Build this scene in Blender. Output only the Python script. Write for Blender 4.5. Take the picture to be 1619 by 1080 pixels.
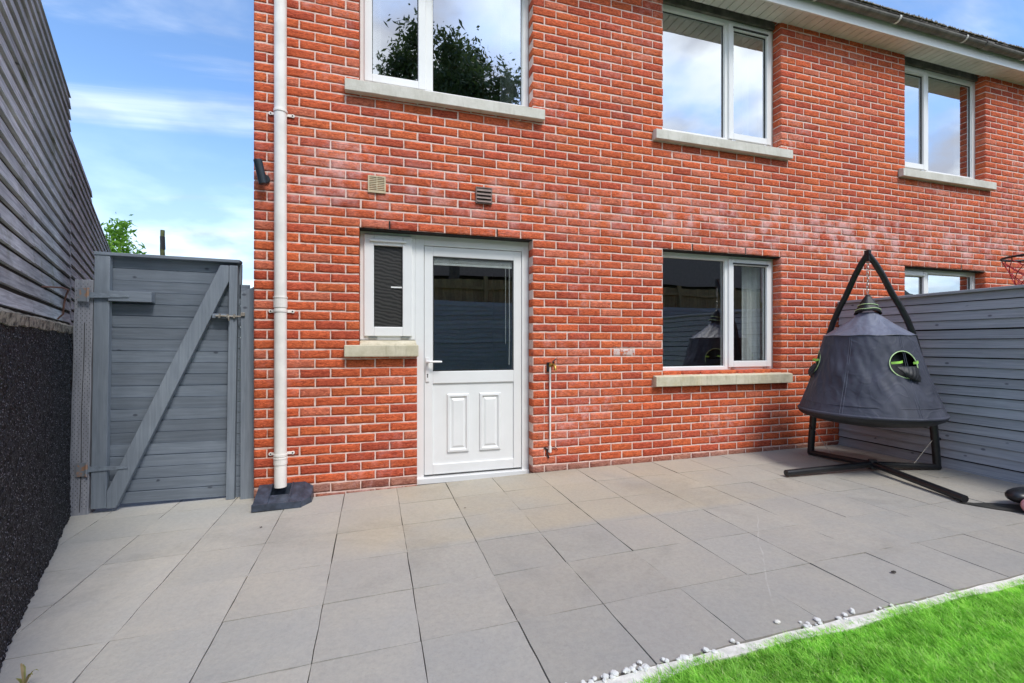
import bpy, math, random
import numpy as np
from mathutils import Vector, Matrix

R = math.radians
random.seed(7)
rng = np.random.default_rng(7)
scene = bpy.context.scene
for o in list(bpy.data.objects):
    bpy.data.objects.remove(o)

# ------------------------------------------------------------------ camera
CAM_Z = 1.15
cd = bpy.data.cameras.new("camera")
cam = bpy.data.objects.new("camera", cd)
scene.collection.objects.link(cam)
cam.location = (0, 0, CAM_Z)
cam.rotation_euler = (R(90), 0, R(-16.9))
cd.sensor_width = 36.0
cd.lens = 36.0 * 720 / 1619
cd.shift_y = 4.0 / 1619
cd.clip_start = 0.05
cd.clip_end = 3000
scene.camera = cam

# ------------------------------------------------------------------ light
SUN_DIR = Vector((0.26, -0.85, 1.22)).normalized()     # towards the sun
elev = math.asin(SUN_DIR.z)
sl = bpy.data.lights.new("sun", 'SUN')
sl.energy = 1.75
sl.angle = R(16)
sl.color = (1.0, 0.965, 0.91)
sun = bpy.data.objects.new("sun", sl)
sun.rotation_euler = SUN_DIR.to_track_quat('Z', 'Y').to_euler()
scene.collection.objects.link(sun)

world = bpy.data.worlds.new("World")
scene.world = world
world.use_nodes = True
wn = world.node_tree
wn.nodes.clear()
def wnode(t, **kw):
    n = wn.nodes.new(t)
    for k, v in kw.items():
        setattr(n, k, v)
    return n
def wmath(op, a, b=None, c=None):
    n = wnode('ShaderNodeMath', operation=op)
    for i, v in enumerate((a, b, c)):
        if v is None:
            continue
        if isinstance(v, (int, float)):
            n.inputs[i].default_value = v
        else:
            wn.links.new(v, n.inputs[i])
    return n.outputs[0]
sky = wnode('ShaderNodeTexSky', sky_type='NISHITA')
sky.sun_disc = False
sky.sun_elevation = elev
sky.sun_rotation = math.atan2(SUN_DIR.x, SUN_DIR.y)
sky.air_density = 1.0
sky.dust_density = 0.6
sky.ozone_density = 1.5
tc = wnode('ShaderNodeTexCoord')
sep = wnode('ShaderNodeSeparateXYZ')
wn.links.new(tc.outputs['Generated'], sep.inputs[0])
dx, dy, dz = sep.outputs
den = wmath('ADD', wmath('MAXIMUM', dz, 0.0), 0.22)
comb = wnode('ShaderNodeCombineXYZ')
wn.links.new(wmath('DIVIDE', dx, den), comb.inputs[0])
wn.links.new(wmath('DIVIDE', dy, den), comb.inputs[1])
# thin streaky cirrus
mp = wnode('ShaderNodeMapping')
mp.inputs['Rotation'].default_value = (0, 0, R(28))
mp.inputs['Scale'].default_value = (0.55, 2.3, 1)
mp.inputs['Location'].default_value = (1.3, 0.45, 0)
wn.links.new(comb.outputs[0], mp.inputs[0])
n1 = wnode('ShaderNodeTexNoise')
n1.inputs['Scale'].default_value = 1.25
n1.inputs['Detail'].default_value = 7
n1.inputs['Roughness'].default_value = 0.55
n1.inputs['Distortion'].default_value = 0.5
wn.links.new(mp.outputs[0], n1.inputs['Vector'])
r1 = wnode('ShaderNodeMapRange')
r1.interpolation_type = 'SMOOTHSTEP'
r1.inputs['From Min'].default_value = 0.50
r1.inputs['From Max'].default_value = 0.74
r1.inputs['To Max'].default_value = 0.75
wn.links.new(n1.outputs[0], r1.inputs['Value'])
# fuller cumulus towards the garden side
n2 = wnode('ShaderNodeTexNoise')
n2.inputs['Scale'].default_value = 1.5
n2.inputs['Detail'].default_value = 8
n2.inputs['Roughness'].default_value = 0.52
wn.links.new(comb.outputs[0], n2.inputs['Vector'])
bias = wmath('MULTIPLY', dy, -0.30)
s2 = wmath('ADD', n2.outputs[0], bias)
r2 = wnode('ShaderNodeMapRange')
r2.interpolation_type = 'SMOOTHSTEP'
r2.inputs['From Min'].default_value = 0.56
r2.inputs['From Max'].default_value = 0.76
wn.links.new(s2, r2.inputs['Value'])
haze = wnode('ShaderNodeMapRange')
haze.interpolation_type = 'SMOOTHSTEP'
haze.inputs['From Min'].default_value = 0.42
haze.inputs['From Max'].default_value = 0.0
haze.inputs['To Max'].default_value = 0.68
wn.links.new(dz, haze.inputs['Value'])
m = wmath('MAXIMUM', r1.outputs[0], r2.outputs[0])
m = wmath('SUBTRACT', 1.0, wmath('MULTIPLY', wmath('SUBTRACT', 1.0, m), wmath('SUBTRACT', 1.0, haze.outputs[0])))
shade = wnode('ShaderNodeTexNoise')
shade.inputs['Scale'].default_value = 2.6
shade.inputs['Detail'].default_value = 5
wn.links.new(comb.outputs[0], shade.inputs['Vector'])
cr = wnode('ShaderNodeMapRange')
cr.inputs['From Min'].default_value = 0.42
cr.inputs['From Max'].default_value = 0.6
wn.links.new(shade.outputs[0], cr.inputs['Value'])
cc = wnode('ShaderNodeMix', data_type='RGBA')
cc.inputs[6].default_value = (4.6, 4.9, 5.7, 1)
cc.inputs[7].default_value = (9.6, 10.2, 10.6, 1)
wn.links.new(cr.outputs[0], cc.inputs[0])
skb = wnode('ShaderNodeMix', data_type='RGBA', blend_type='MULTIPLY')
skb.inputs[0].default_value = 1.0
skb.inputs[7].default_value = (1.32, 1.58, 1.82, 1)
wn.links.new(sky.outputs[0], skb.inputs[6])
mix = wnode('ShaderNodeMix', data_type='RGBA')
wn.links.new(m, mix.inputs[0])
wn.links.new(skb.outputs[2], mix.inputs[6])
wn.links.new(cc.outputs[2], mix.inputs[7])
# clouds on the sun's side are brighter than those over the roof
brg = wnode('ShaderNodeMapRange'); brg.inputs['From Min'].default_value = 0.1; brg.inputs['From Max'].default_value = -0.7
brg.inputs['To Min'].default_value = 1.0; brg.inputs['To Max'].default_value = 1.18
wn.links.new(dy, brg.inputs['Value'])
brm = wnode('ShaderNodeMix', data_type='RGBA', blend_type='MULTIPLY'); brm.inputs[0].default_value = 1.0
wn.links.new(mix.outputs[2], brm.inputs[6]); wn.links.new(brg.outputs[0], brm.inputs[7])
bg = wnode('ShaderNodeBackground')
bg.inputs['Strength'].default_value = 0.095
wn.links.new(brm.outputs[2], bg.inputs['Color'])
wo = wnode('ShaderNodeOutputWorld')
wn.links.new(bg.outputs[0], wo.inputs[0])

vs = scene.view_settings
vs.view_transform = 'Standard'
vs.look = 'None'
vs.exposure = 0.72
vs.gamma = 1.0
scene.cycles.max_bounces = 8
scene.cycles.transparent_max_bounces = 12

# ------------------------------------------------------------------ materials
class NT:
    def __init__(s, name):
        s.m = bpy.data.materials.new(name)
        s.m.use_nodes = True
        s.t = s.m.node_tree
        s.b = s.t.nodes['Principled BSDF']
        s.out = s.t.nodes['Material Output']
        s.tc = s.t.nodes.new('ShaderNodeTexCoord')
    def n(s, t, **kw):
        x = s.t.nodes.new(t)
        for k, v in kw.items():
            setattr(x, k, v)
        return x
    def l(s, a, b):
        s.t.links.new(a, b)
    def put(s, sock, v):
        if isinstance(v, (int, float, tuple, list)):
            sock.default_value = v
        else:
            s.l(v, sock)
    def mapping(s, scale=(1, 1, 1), loc=(0, 0, 0), rot=(0, 0, 0), src=None):
        x = s.n('ShaderNodeMapping')
        x.inputs['Scale'].default_value = scale
        x.inputs['Location'].default_value = loc
        x.inputs['Rotation'].default_value = rot
        s.l(src or s.tc.outputs['Object'], x.inputs[0])
        return x.outputs[0]
    def noise(s, scale, detail=4, rough=0.5, vec=None, dist=0.0):
        x = s.n('ShaderNodeTexNoise')
        x.inputs['Scale'].default_value = scale
        x.inputs['Detail'].default_value = detail
        x.inputs['Roughness'].default_value = rough
        x.inputs['Distortion'].default_value = dist
        s.l(vec or s.tc.outputs['Object'], x.inputs['Vector'])
        return x.outputs[0]
    def voronoi(s, scale, vec=None, feature='F1'):
        x = s.n('ShaderNodeTexVoronoi', feature=feature)
        x.inputs['Scale'].default_value = scale
        s.l(vec or s.tc.outputs['Object'], x.inputs['Vector'])
        return x
    def ramp(s, v, a, b, lo=0.0, hi=1.0, smooth=True):
        x = s.n('ShaderNodeMapRange')
        if smooth:
            x.interpolation_type = 'SMOOTHSTEP'
        x.inputs['From Min'].default_value = a
        x.inputs['From Max'].default_value = b
        x.inputs['To Min'].default_value = lo
        x.inputs['To Max'].default_value = hi
        s.l(v, x.inputs['Value'])
        return x.outputs[0]
    def mixc(s, f, a, b, blend='MIX'):
        x = s.n('ShaderNodeMix', data_type='RGBA', blend_type=blend)
        s.put(x.inputs[0], f)
        s.put(x.inputs[6], a)
        s.put(x.inputs[7], b)
        return x.outputs[2]
    def math(s, op, a, b=0.0):
        x = s.n('ShaderNodeMath', operation=op)
        s.put(x.inputs[0], a)
        s.put(x.inputs[1], b)
        return x.outputs[0]
    def attr(s, name='col'):
        x = s.n('ShaderNodeAttribute')
        x.attribute_name = name
        return x
    def base(s, c): s.put(s.b.inputs['Base Color'], c)
    def rough(s, c): s.put(s.b.inputs['Roughness'], c)
    def spec(s, c): s.put(s.b.inputs['Specular IOR Level'], c)
    def bump(s, h, strength=0.5, dist=0.01):
        x = s.n('ShaderNodeBump')
        x.inputs['Strength'].default_value = strength
        x.inputs['Distance'].default_value = dist
        s.l(h, x.inputs['Height'])
        s.l(x.outputs[0], s.b.inputs['Normal'])

def c4(r, g, b): return (r, g, b, 1.0)
M = {}
def simple(name, col, rough=0.5, metal=0.0, var=0.12, nscale=20, bump=0.0, spec=0.5):
    t = NT(name)
    n = t.noise(nscale, 5, 0.6)
    lo = tuple(x * (1 - var) for x in col) + (1,)
    hi = tuple(min(1, x * (1 + var)) for x in col) + (1,)
    t.base(t.mixc(t.ramp(n, 0.3, 0.7), lo, hi))
    t.rough(rough)
    t.spec(spec)
    t.b.inputs['Metallic'].default_value = metal
    if bump:
        t.bump(t.noise(nscale * 5, 4), bump, 0.003)
    M[name] = t.m
    return t

# brick: per brick colour attribute, rock-faced bump, white salt bloom
t = NT('brick')
a = t.attr()
vec = t.mapping((26, 26, 85))
n = t.noise(1.0, 6, 0.7, vec, 1.2)
n2_ = t.noise(160, 3, 0.6)
c = t.mixc(t.ramp(n, 0.28, 0.72), t.mixc(1.0, a.outputs['Color'], c4(0.46, 0.36, 0.36), 'MULTIPLY'),
           t.mixc(1.0, a.outputs['Color'], c4(1.25, 1.45, 1.35), 'MULTIPLY'))
c = t.mixc(t.ramp(n2_, 0.62, 0.75, 0, 0.35), c, c4(0.16, 0.035, 0.02))
big = t.noise(0.75, 5, 0.62, t.mapping((1, 1, 1.3), (3.1, 0, 1.2)))
fine = t.noise(13, 6, 0.72)
eff = t.math('MULTIPLY', t.ramp(big, 0.50, 0.68), t.ramp(fine, 0.42, 0.66))
sepn = t.n('ShaderNodeSeparateXYZ'); t.l(t.tc.outputs['Object'], sepn.inputs[0])
X, Y, Z = sepn.outputs
def gauss(t, v, centre, w):
    d = t.math('DIVIDE', t.math('SUBTRACT', v, centre), w)
    return t.math('POWER', 2.718, t.math('MULTIPLY', t.math('MULTIPLY', d, d), -1.0))
band = gauss(t, Z, 2.42, 0.22)
band2 = t.math('MULTIPLY', gauss(t, Z, 0.42, 0.14), gauss(t, X, 1.75, 0.3))
band3 = t.math('MULTIPLY', gauss(t, Z, 2.3, 0.33), gauss(t, X, 5.2, 1.8))
bsum = t.math('ADD', t.math('MULTIPLY', band, 0.9), t.math('ADD', band2, band3))
eff2 = t.math('MULTIPLY', bsum, t.ramp(t.noise(5.5, 5, 0.65), 0.42, 0.72))
efft = t.math('MINIMUM', t.math('ADD', t.math('MULTIPLY', eff, 0.42), t.math('MULTIPLY', eff2, 0.55)), 0.6)
c = t.mixc(efft, c, c4(0.80, 0.52, 0.50))
# a splash of old white paint between tap and window
px_ = t.math('MULTIPLY', t.math('LESS_THAN', t.math('ABSOLUTE', t.math('SUBTRACT', X, 2.29)), 0.115),
             t.math('LESS_THAN', t.math('ABSOLUTE', t.math('SUBTRACT', Z, 1.075)), 0.047))
pm = t.math('MULTIPLY', px_, t.ramp(t.noise(22, 5, 0.7), 0.40, 0.52))
c = t.mixc(t.math('MULTIPLY', pm, 0.75), c, c4(0.72, 0.66, 0.63))
t.base(c); t.rough(0.92); t.spec(0.25)
t.bump(t.math('ADD', n, t.math('MULTIPLY', n2_, 0.3)), 0.9, 0.009)
M['brick'] = t.m

t = NT('mortar')
n = t.noise(30, 5, 0.65)
lowm = t.ramp(t.noise(1.3, 3), 0.35, 0.65)
c = t.mixc(t.ramp(n, 0.3, 0.7), c4(0.60, 0.41, 0.34), c4(0.82, 0.61, 0.53))
c = t.mixc(t.math('MULTIPLY', lowm, 0.5), c, c4(0.84, 0.66, 0.60))
t.base(c); t.rough(0.95); t.spec(0.2)
t.bump(t.noise(120, 4), 0.5, 0.004)
M['mortar'] = t.m

# paving slabs
t = NT('slab')
a = t.attr()
n = t.noise(2.2, 6, 0.62)
n2_ = t.noise(45, 5, 0.7)
c = t.mixc(t.ramp(n, 0.3, 0.7, 0, 0.55), a.outputs['Color'], t.mixc(1.0, a.outputs['Color'], c4(1.18, 1.12, 1.02), 'MULTIPLY'))
c = t.mixc(t.ramp(n2_, 0.35, 0.7, 0, 0.3), c, t.mixc(1.0, a.outputs['Color'], c4(0.68, 0.68, 0.7), 'MULTIPLY'))
sp = t.voronoi(9.0)
spk = t.ramp(sp.outputs['Distance'], 0.012, 0.03, 1, 0)
c = t.mixc(t.math('MULTIPLY', spk, t.ramp(t.noise(1.7, 2), 0.5, 0.6)), c, c4(0.62, 0.6, 0.56))
# warm light painted over slab rows by the house, then a sandy stain
sepn = t.n('ShaderNodeSeparateXYZ'); t.l(t.tc.outputs['Object'], sepn.inputs[0])
X, Y, Z = sepn.outputs
st = t.math('MULTIPLY', t.ramp(Y, 2.62, 2.72), t.math('MULTIPLY', t.ramp(X, -0.3, 0.1), t.ramp(X, 3.6, 2.4)))
c = t.mixc(t.math('MULTIPLY', st, t.ramp(t.noise(1.6, 4), 0.3, 0.6, 0.3, 0.9)), c, t.mixc(1.0, c, c4(1.12, 1.05, 0.93), 'MULTIPLY'))
sand = t.math('MULTIPLY', gauss(t, X, -0.05, 0.22), gauss(t, Y, 3.0, 0.35))
c = t.mixc(t.math('MULTIPLY', sand, 0.2), c, c4(0.50, 0.40, 0.26))
# pale scratches
yy_ = t.math('SUBTRACT', Y, 2.0)
curve = t.math('ADD', 2.05, t.math('ADD', t.math('MULTIPLY', yy_, 0.90), t.math('MULTIPLY', t.math('SUBTRACT', t.noise(2.2, 3), 0.5), 0.10)))
scr = t.math('MULTIPLY', t.ramp(t.math('ABSOLUTE', t.math('SUBTRACT', X, curve)), 0.002, 0.007, 1, 0), t.math('MULTIPLY', t.ramp(Y, 1.5, 1.75), t.ramp(Y, 2.5, 2.3)))
c = t.mixc(t.math('MULTIPLY', scr, t.ramp(t.noise(7, 3), 0.4, 0.55, 0.03, 0.28)), c, c4(0.60, 0.57, 0.53))
g1 = t.noise(130, 4, 0.7)
c = t.mixc(t.ramp(g1, 0.55, 0.72, 0, 0.35), c, t.mixc(1.0, c, c4(0.62, 0.62, 0.62), 'MULTIPLY'))
c = t.mixc(t.ramp(g1, 0.42, 0.30, 0, 0.30), c, t.mixc(1.0, c, c4(1.35, 1.33, 1.28), 'MULTIPLY'))
dk = t.ramp(t.noise(1.1, 6, 0.7, t.mapping((1, 1, 1), (5, 2, 0)), 0.8), 0.50, 0.68, 0, 0.42)
c = t.mixc(dk, c, t.mixc(1.0, c, c4(0.72, 0.72, 0.71), 'MULTIPLY'))
t.base(c); t.rough(t.ramp(n, 0.3, 0.7, 0.62, 0.8)); t.spec(0.35)
t.bump(t.math('ADD', t.noise(14, 6, 0.6, None, 0.6), t.math('MULTIPLY', n2_, 0.25)), 0.6, 0.006)
M['slab'] = t.m

def wood(name, dark, light, grain=(3, 60, 60), rough=0.8, moss=0.0, knots=True, bump=0.35, bleach=0.0):
    t = NT(name)
    a = t.attr()
    v = t.mapping(grain)
    n = t.noise(1.0, 6, 0.65, v, 0.5)
    c = t.mixc(t.ramp(n, 0.25, 0.75), dark + (1,), light + (1,))
    c = t.mixc(1.0, c, a.outputs['Color'], 'MULTIPLY')
    if bleach:
        c = t.mixc(t.ramp(t.noise(1.2, 5, 0.6), 0.45, 0.65, 0, bleach), c, t.mixc(1.0, c, c4(1.35, 1.35, 1.35), 'MULTIPLY'))
    if knots:
        kv = t.voronoi(1.0, t.mapping((5.5, 9, 9)))
        k = t.ramp(kv.outputs['Distance'], 0.05, 0.12, 1, 0)
        c = t.mixc(t.math('MULTIPLY', k, t.math('GREATER_THAN', t.noise(2.1, 1), 0.5)), c, t.mixc(1.0, c, c4(0.42, 0.42, 0.45), 'MULTIPLY'))
    if moss:
        mz = t.ramp(t.noise(3.5, 5, 0.65), 0.56, 0.68, 0, moss)
        c = t.mixc(mz, c, c4(0.13, 0.15, 0.035))
    t.base(c); t.rough(rough); t.spec(0.3)
    t.bump(n, bump, 0.004)
    M[name] = t.m
wood('weathered_board', (0.26, 0.27, 0.29), (0.60, 0.625, 0.65), moss=0.5, bump=0.6, bleach=0.8)
wood('gate_paint', (0.15, 0.18, 0.22), (0.215, 0.25, 0.30), bump=0.3, bleach=0.5)
wood('gate_upright', (0.165, 0.195, 0.235), (0.235, 0.27, 0.315), grain=(60, 60, 3), bump=0.3, bleach=0.5)
wood('fence_paint', (0.27, 0.29, 0.315), (0.38, 0.405, 0.435), bump=0.35, moss=0.10, bleach=0.3)
wood('post_wood', (0.22, 0.23, 0.265), (0.38, 0.385, 0.425), grain=(50, 50, 3), moss=0.12, bump=0.5)
wood('raw_timber', (0.20, 0.15, 0.07), (0.38, 0.30, 0.15), grain=(40, 40, 2.5), bump=0.3)
simple('upvc', (0.80, 0.80, 0.79), 0.28, var=0.03, nscale=2.5)
simple('pipe_plastic', (0.85, 0.81, 0.76), 0.35, var=0.08, nscale=6)
simple('soffit_plastic', (0.74, 0.71, 0.66), 0.5, var=0.12, nscale=4)
simple('gutter_plastic', (0.15, 0.135, 0.115), 0.6, var=0.35, nscale=9, bump=0.4)
simple('rubber_seal', (0.03, 0.03, 0.03), 0.6)
simple('steel', (0.42, 0.38, 0.32), 0.45, metal=0.7, var=0.3, nscale=40)
simple('chain_steel', (0.55, 0.54, 0.52), 0.35, metal=0.9, var=0.2, nscale=40)
simple('rust', (0.13, 0.065, 0.05), 0.85, var=0.4, nscale=50, bump=0.5)
t = NT('rusty_paint')
t.base(t.mixc(t.ramp(t.noise(25, 5, 0.65), 0.50, 0.60), c4(0.20, 0.22, 0.25), c4(0.36, 0.20, 0.12))); t.rough(0.75); t.bump(t.noise(120, 4), 0.3, 0.002)
M['rusty_paint'] = t.m
simple('painted_steel', (0.20, 0.235, 0.28), 0.55, var=0.2, nscale=30, bump=0.2)
simple('black_metal', (0.012, 0.012, 0.014), 0.38, var=0.3, nscale=30)
simple('drain_plastic', (0.045, 0.058, 0.085), 0.42, var=0.4, nscale=18, bump=0.25)
simple('drain_grate', (0.02, 0.02, 0.02), 0.8)
simple('vent_beige', (0.56, 0.46, 0.30), 0.5, var=0.12)
simple('vent_brown', (0.20, 0.135, 0.115), 0.55, var=0.2)
simple('incision_grey', (0.13, 0.125, 0.14), 0.9)
simple('dark_slot', (0.015, 0.013, 0.012), 0.9)
simple('lamp_black', (0.018, 0.028, 0.038), 0.4)
simple('brass', (0.45, 0.28, 0.07), 0.4, metal=0.8, var=0.3, nscale=60)
simple('green_trim', (0.36, 0.72, 0.10), 0.5, var=0.12, nscale=40)
simple('pale_green_trim', (0.50, 0.68, 0.34), 0.55, var=0.15, nscale=40)
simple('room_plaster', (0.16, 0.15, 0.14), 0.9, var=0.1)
simple('curtain_white', (0.80, 0.80, 0.82), 0.9, var=0.06)
simple('pink_rubber', (0.72, 0.36, 0.38), 0.55, var=0.15, nscale=30)
simple('net_red', (0.42, 0.03, 0.04), 0.8, var=0.3, nscale=50)
simple('net_white', (0.65, 0.5, 0.5), 0.8, var=0.1, nscale=50)
simple('kerb_stone', (0.74, 0.70, 0.62), 0.85, var=0.18, nscale=25, bump=0.5)
simple('pebble_white', (0.74, 0.72, 0.67), 0.75, var=0.12, nscale=40, bump=0.4)
simple('soil', (0.03, 0.026, 0.022), 0.95, var=0.3, nscale=30, bump=0.5)
simple('joint_sand', (0.19, 0.175, 0.15), 0.95, var=0.4, nscale=30, bump=0.5)
simple('tile', (0.11, 0.095, 0.08), 0.9, var=0.35, nscale=14, bump=0.5)
simple('moss', (0.24, 0.20, 0.14), 0.95, var=0.5, nscale=35, bump=0.6)
simple('mossy_bark', (0.075, 0.085, 0.035), 0.95, var=0.5, nscale=14, bump=0.7)
simple('trunk_bark', (0.10, 0.08, 0.06), 0.95, var=0.35, nscale=12, bump=0.7)
simple('rendered_wall', (0.05, 0.045, 0.04), 0.9, var=0.2)
simple('leaf_debris', (0.03, 0.022, 0.015), 0.8)
simple('salt_white', (0.72, 0.70, 0.66), 0.8, var=0.1)
simple('backboard', (0.6, 0.6, 0.6), 0.5)

# stone sills
t = NT('sill_stone')
n = t.noise(7, 6, 0.65)
v = t.noise(1.0, 5, 0.6, t.mapping((35, 35, 5)))
c = t.mixc(t.ramp(n, 0.3, 0.7), c4(0.50, 0.45, 0.32), c4(0.66, 0.60, 0.46))
c = t.mixc(t.ramp(v, 0.5, 0.72, 0, 0.55), c, c4(0.36, 0.32, 0.21))
g = t.n('ShaderNodeNewGeometry')
c = t.mixc(t.ramp(t.noise(3, 5, 0.7), 0.5, 0.7, 0, 0.5), c, c4(0.50, 0.40, 0.18))
t.base(c); t.rough(0.85)
t.bump(t.noise(90, 5), 0.5, 0.004)
M['sill_stone'] = t.m
t = NT('sill_stone_clean')
n = t.noise(7, 6, 0.65)
v = t.noise(1.0, 5, 0.6, t.mapping((28, 28, 4)))
c = t.mixc(t.ramp(n, 0.3, 0.7), c4(0.55, 0.52, 0.45), c4(0.68, 0.65, 0.58))
c = t.mixc(t.ramp(v, 0.52, 0.75, 0, 0.45), c, c4(0.40, 0.38, 0.31))
t.base(c); t.rough(0.85)
t.bump(t.noise(90, 5), 0.5, 0.004)
M['sill_stone_clean'] = t.m

# black pebbledash
t = NT('pebbledash')
v1 = t.voronoi(115)
v2 = t.voronoi(60)
v3 = t.voronoi(42)
c = t.mixc(t.ramp(v1.outputs['Distance'], 0.1, 0.6), c4(0.065, 0.067, 0.082), c4(0.008, 0.008, 0.010))
sc = t.n('ShaderNodeSeparateColor'); t.l(v1.outputs['Color'], sc.inputs[0])
c = t.mixc(t.math('MULTIPLY', t.math('GREATER_THAN', sc.outputs[0], 0.70), t.ramp(v1.outputs['Distance'], 0.2, 0.45, 0.6, 0)), c, c4(0.42, 0.42, 0.48))
sc3 = t.n('ShaderNodeSeparateColor'); t.l(v3.outputs['Color'], sc3.inputs[0])
fl = t.math('MULTIPLY', t.math('GREATER_THAN', sc3.outputs[1], 0.80), t.ramp(v3.outputs['Distance'], 0.10, 0.28, 1, 0))
cl = t.ramp(t.noise(1.9, 4, 0.6), 0.47, 0.62)
c = t.mixc(t.math('MULTIPLY', fl, t.math('ADD', t.math('MULTIPLY', cl, 0.75), 0.14)), c, c4(0.66, 0.65, 0.64))
t.base(c); t.rough(0.7); t.spec(0.35)
h = t.math('SUBTRACT', 1.0, v1.outputs['Distance'])
h = t.math('ADD', h, t.math('MULTIPLY', t.math('SUBTRACT', 1.0, v2.outputs['Distance']), 0.6))
t.bump(h, 1.0, 0.012)
M['pebbledash'] = t.m
t = NT('rough_capping')
c = t.mixc(t.ramp(t.noise(30, 5, 0.7), 0.35, 0.6), c4(0.05, 0.045, 0.04), c4(0.36, 0.33, 0.27))
c = t.mixc(t.ramp(t.noise(5, 3), 0.6, 0.7, 0, 0.7), c, c4(0.30, 0.15, 0.09))
t.base(c); t.rough(0.95)
t.bump(t.noise(60, 5, 0.7), 1.0, 0.01)
M['rough_capping'] = t.m

# tent cloth
t = NT('tent_cloth')
n = t.noise(3.0, 4, 0.5, None, 1.2)
c = t.mixc(t.ramp(n, 0.35, 0.7), c4(0.040, 0.044, 0.064), c4(0.066, 0.070, 0.098))
t.base(c); t.rough(0.6); t.spec(0.4)
def ridge(sc, dist, vec=None):
    q_ = t.math('ABSOLUTE', t.math('SUBTRACT', t.noise(sc, 2, 0.4, vec, dist), 0.5))
    return t.ramp(q_, 0.0, 0.05, 1, 0)
hh = t.math('ADD', t.noise(2.6, 3, 0.45, None, 1.5), t.math('MULTIPLY', ridge(2.4, 1.8), 0.10))
hh = t.math('ADD', hh, t.math('MULTIPLY', ridge(5.0, 1.0, t.mapping((1, 1, 0.55), (2, 1, 4), (R(30), R(25), 0))), 0.07))
t.bump(hh, 0.5, 0.030)
M['tent_cloth'] = t.m
t = NT('tent_roof_cloth')
c = t.mixc(t.ramp(t.noise(4, 4, 0.5, None, 1.0), 0.35, 0.7), c4(0.10, 0.108, 0.15), c4(0.16, 0.17, 0.22))
t.base(c); t.rough(0.5)
t.bump(t.noise(1.0, 3, 0.5, t.mapping((9, 9, 2.5)), 1.0), 0.5, 0.03)
M['tent_roof_cloth'] = t.m
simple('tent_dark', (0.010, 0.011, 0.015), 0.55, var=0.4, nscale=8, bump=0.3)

# lawn
t = NT('lawn_blade')
a = t.attr()
c = t.mixc(t.ramp(t.noise(3.0, 4), 0.35, 0.65), t.mixc(1.0, a.outputs['Color'], c4(0.85, 0.9, 0.8), 'MULTIPLY'), a.outputs['Color'])
t.base(c); t.rough(0.45); t.spec(0.3)
t.b.inputs['Subsurface Weight'].default_value = 0.0
tr = t.n('ShaderNodeBsdfTranslucent'); t.l(c, tr.inputs[0])
ms = t.n('ShaderNodeMixShader'); ms.inputs[0].default_value = 0.45
t.l(t.b.outputs[0], ms.inputs[1]); t.l(tr.outputs[0], ms.inputs[2]); t.l(ms.outputs[0], t.out.inputs[0])
M['lawn_blade'] = t.m
t = NT('lawn_base')
t.base(t.mixc(t.ramp(t.noise(60, 5), 0.3, 0.7), c4(0.14, 0.32, 0.03), c4(0.26, 0.52, 0.06)))
t.rough(0.95); t.bump(t.noise(150, 4), 0.8, 0.01)
M['lawn_base'] = t.m
t = NT('field')
t.base(t.mixc(t.ramp(t.noise(0.4, 5), 0.3, 0.7), c4(0.05, 0.09, 0.02), c4(0.11, 0.15, 0.05)))
t.rough(0.95)
M['field'] = t.m
def leafmat(name, transl=0.4):
    t = NT(name)
    a = t.attr()
    t.base(a.outputs['Color']); t.rough(0.5)
    tr = t.n('ShaderNodeBsdfTranslucent'); t.l(a.outputs['Color'], tr.inputs[0])
    ms = t.n('ShaderNodeMixShader'); ms.inputs[0].default_value = transl
    t.l(t.b.outputs[0], ms.inputs[1]); t.l(tr.outputs[0], ms.inputs[2]); t.l(ms.outputs[0], t.out.inputs[0])
    M[name] = t.m
leafmat('leaf')

# coated window glass: mirror part over a clear part
def glassmat(name, base_refl, tint):
    t = NT(name)
    gl = t.n('ShaderNodeBsdfGlossy'); gl.inputs['Roughness'].default_value = 0.0
    gl.inputs['Color'].default_value = (0.95, 0.97, 1.0, 1)
    tp = t.n('ShaderNodeBsdfTransparent'); tp.inputs[0].default_value = tint + (1,)
    fr = t.n('ShaderNodeFresnel'); fr.inputs['IOR'].default_value = 1.5
    f = t.math('ADD', t.math('MULTIPLY', fr.outputs[0], 1.0), base_refl)
    ge = t.n('ShaderNodeNewGeometry')
    f = t.math('MULTIPLY', f, t.math('SUBTRACT', 1.0, ge.outputs['Backfacing']))
    bp = t.n('ShaderNodeBump'); bp.inputs['Strength'].default_value = 0.10; bp.inputs['Distance'].default_value = 0.02
    t.l(t.noise(1.3, 2), bp.inputs['Height']); t.l(bp.outputs[0], gl.inputs['Normal'])
    ms = t.n('ShaderNodeMixShader')
    t.l(f, ms.inputs[0]); t.l(tp.outputs[0], ms.inputs[1]); t.l(gl.outputs[0], ms.inputs[2])
    t.l(ms.outputs[0], t.out.inputs[0])
    M[name] = t.m
glassmat('glass', 0.52, (0.62, 0.66, 0.64))
glassmat('glass_low', 0.24, (0.88, 0.90, 0.88))
# obscured glass of the small window
t = NT('obscure_glass')
wv = t.n('ShaderNodeTexWave', wave_type='BANDS', bands_direction='Z')
wv.inputs['Scale'].default_value = 9; wv.inputs['Distortion'].default_value = 5; wv.inputs['Detail'].default_value = 3; wv.inputs['Detail Scale'].default_value = 1.2
t.l(t.mapping((1, 1, 1.2), (0, 0, 0), (0, R(-14), 0)), wv.inputs['Vector'])
t.base(t.mixc(t.ramp(wv.outputs[1], 0.2, 0.8), c4(0.02, 0.019, 0.018), c4(0.045, 0.043, 0.04)))
t.rough(0.4); t.spec(0.4); t.bump(wv.outputs[1], 0.12, 0.004)
M['obscure_glass'] = t.m

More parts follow.
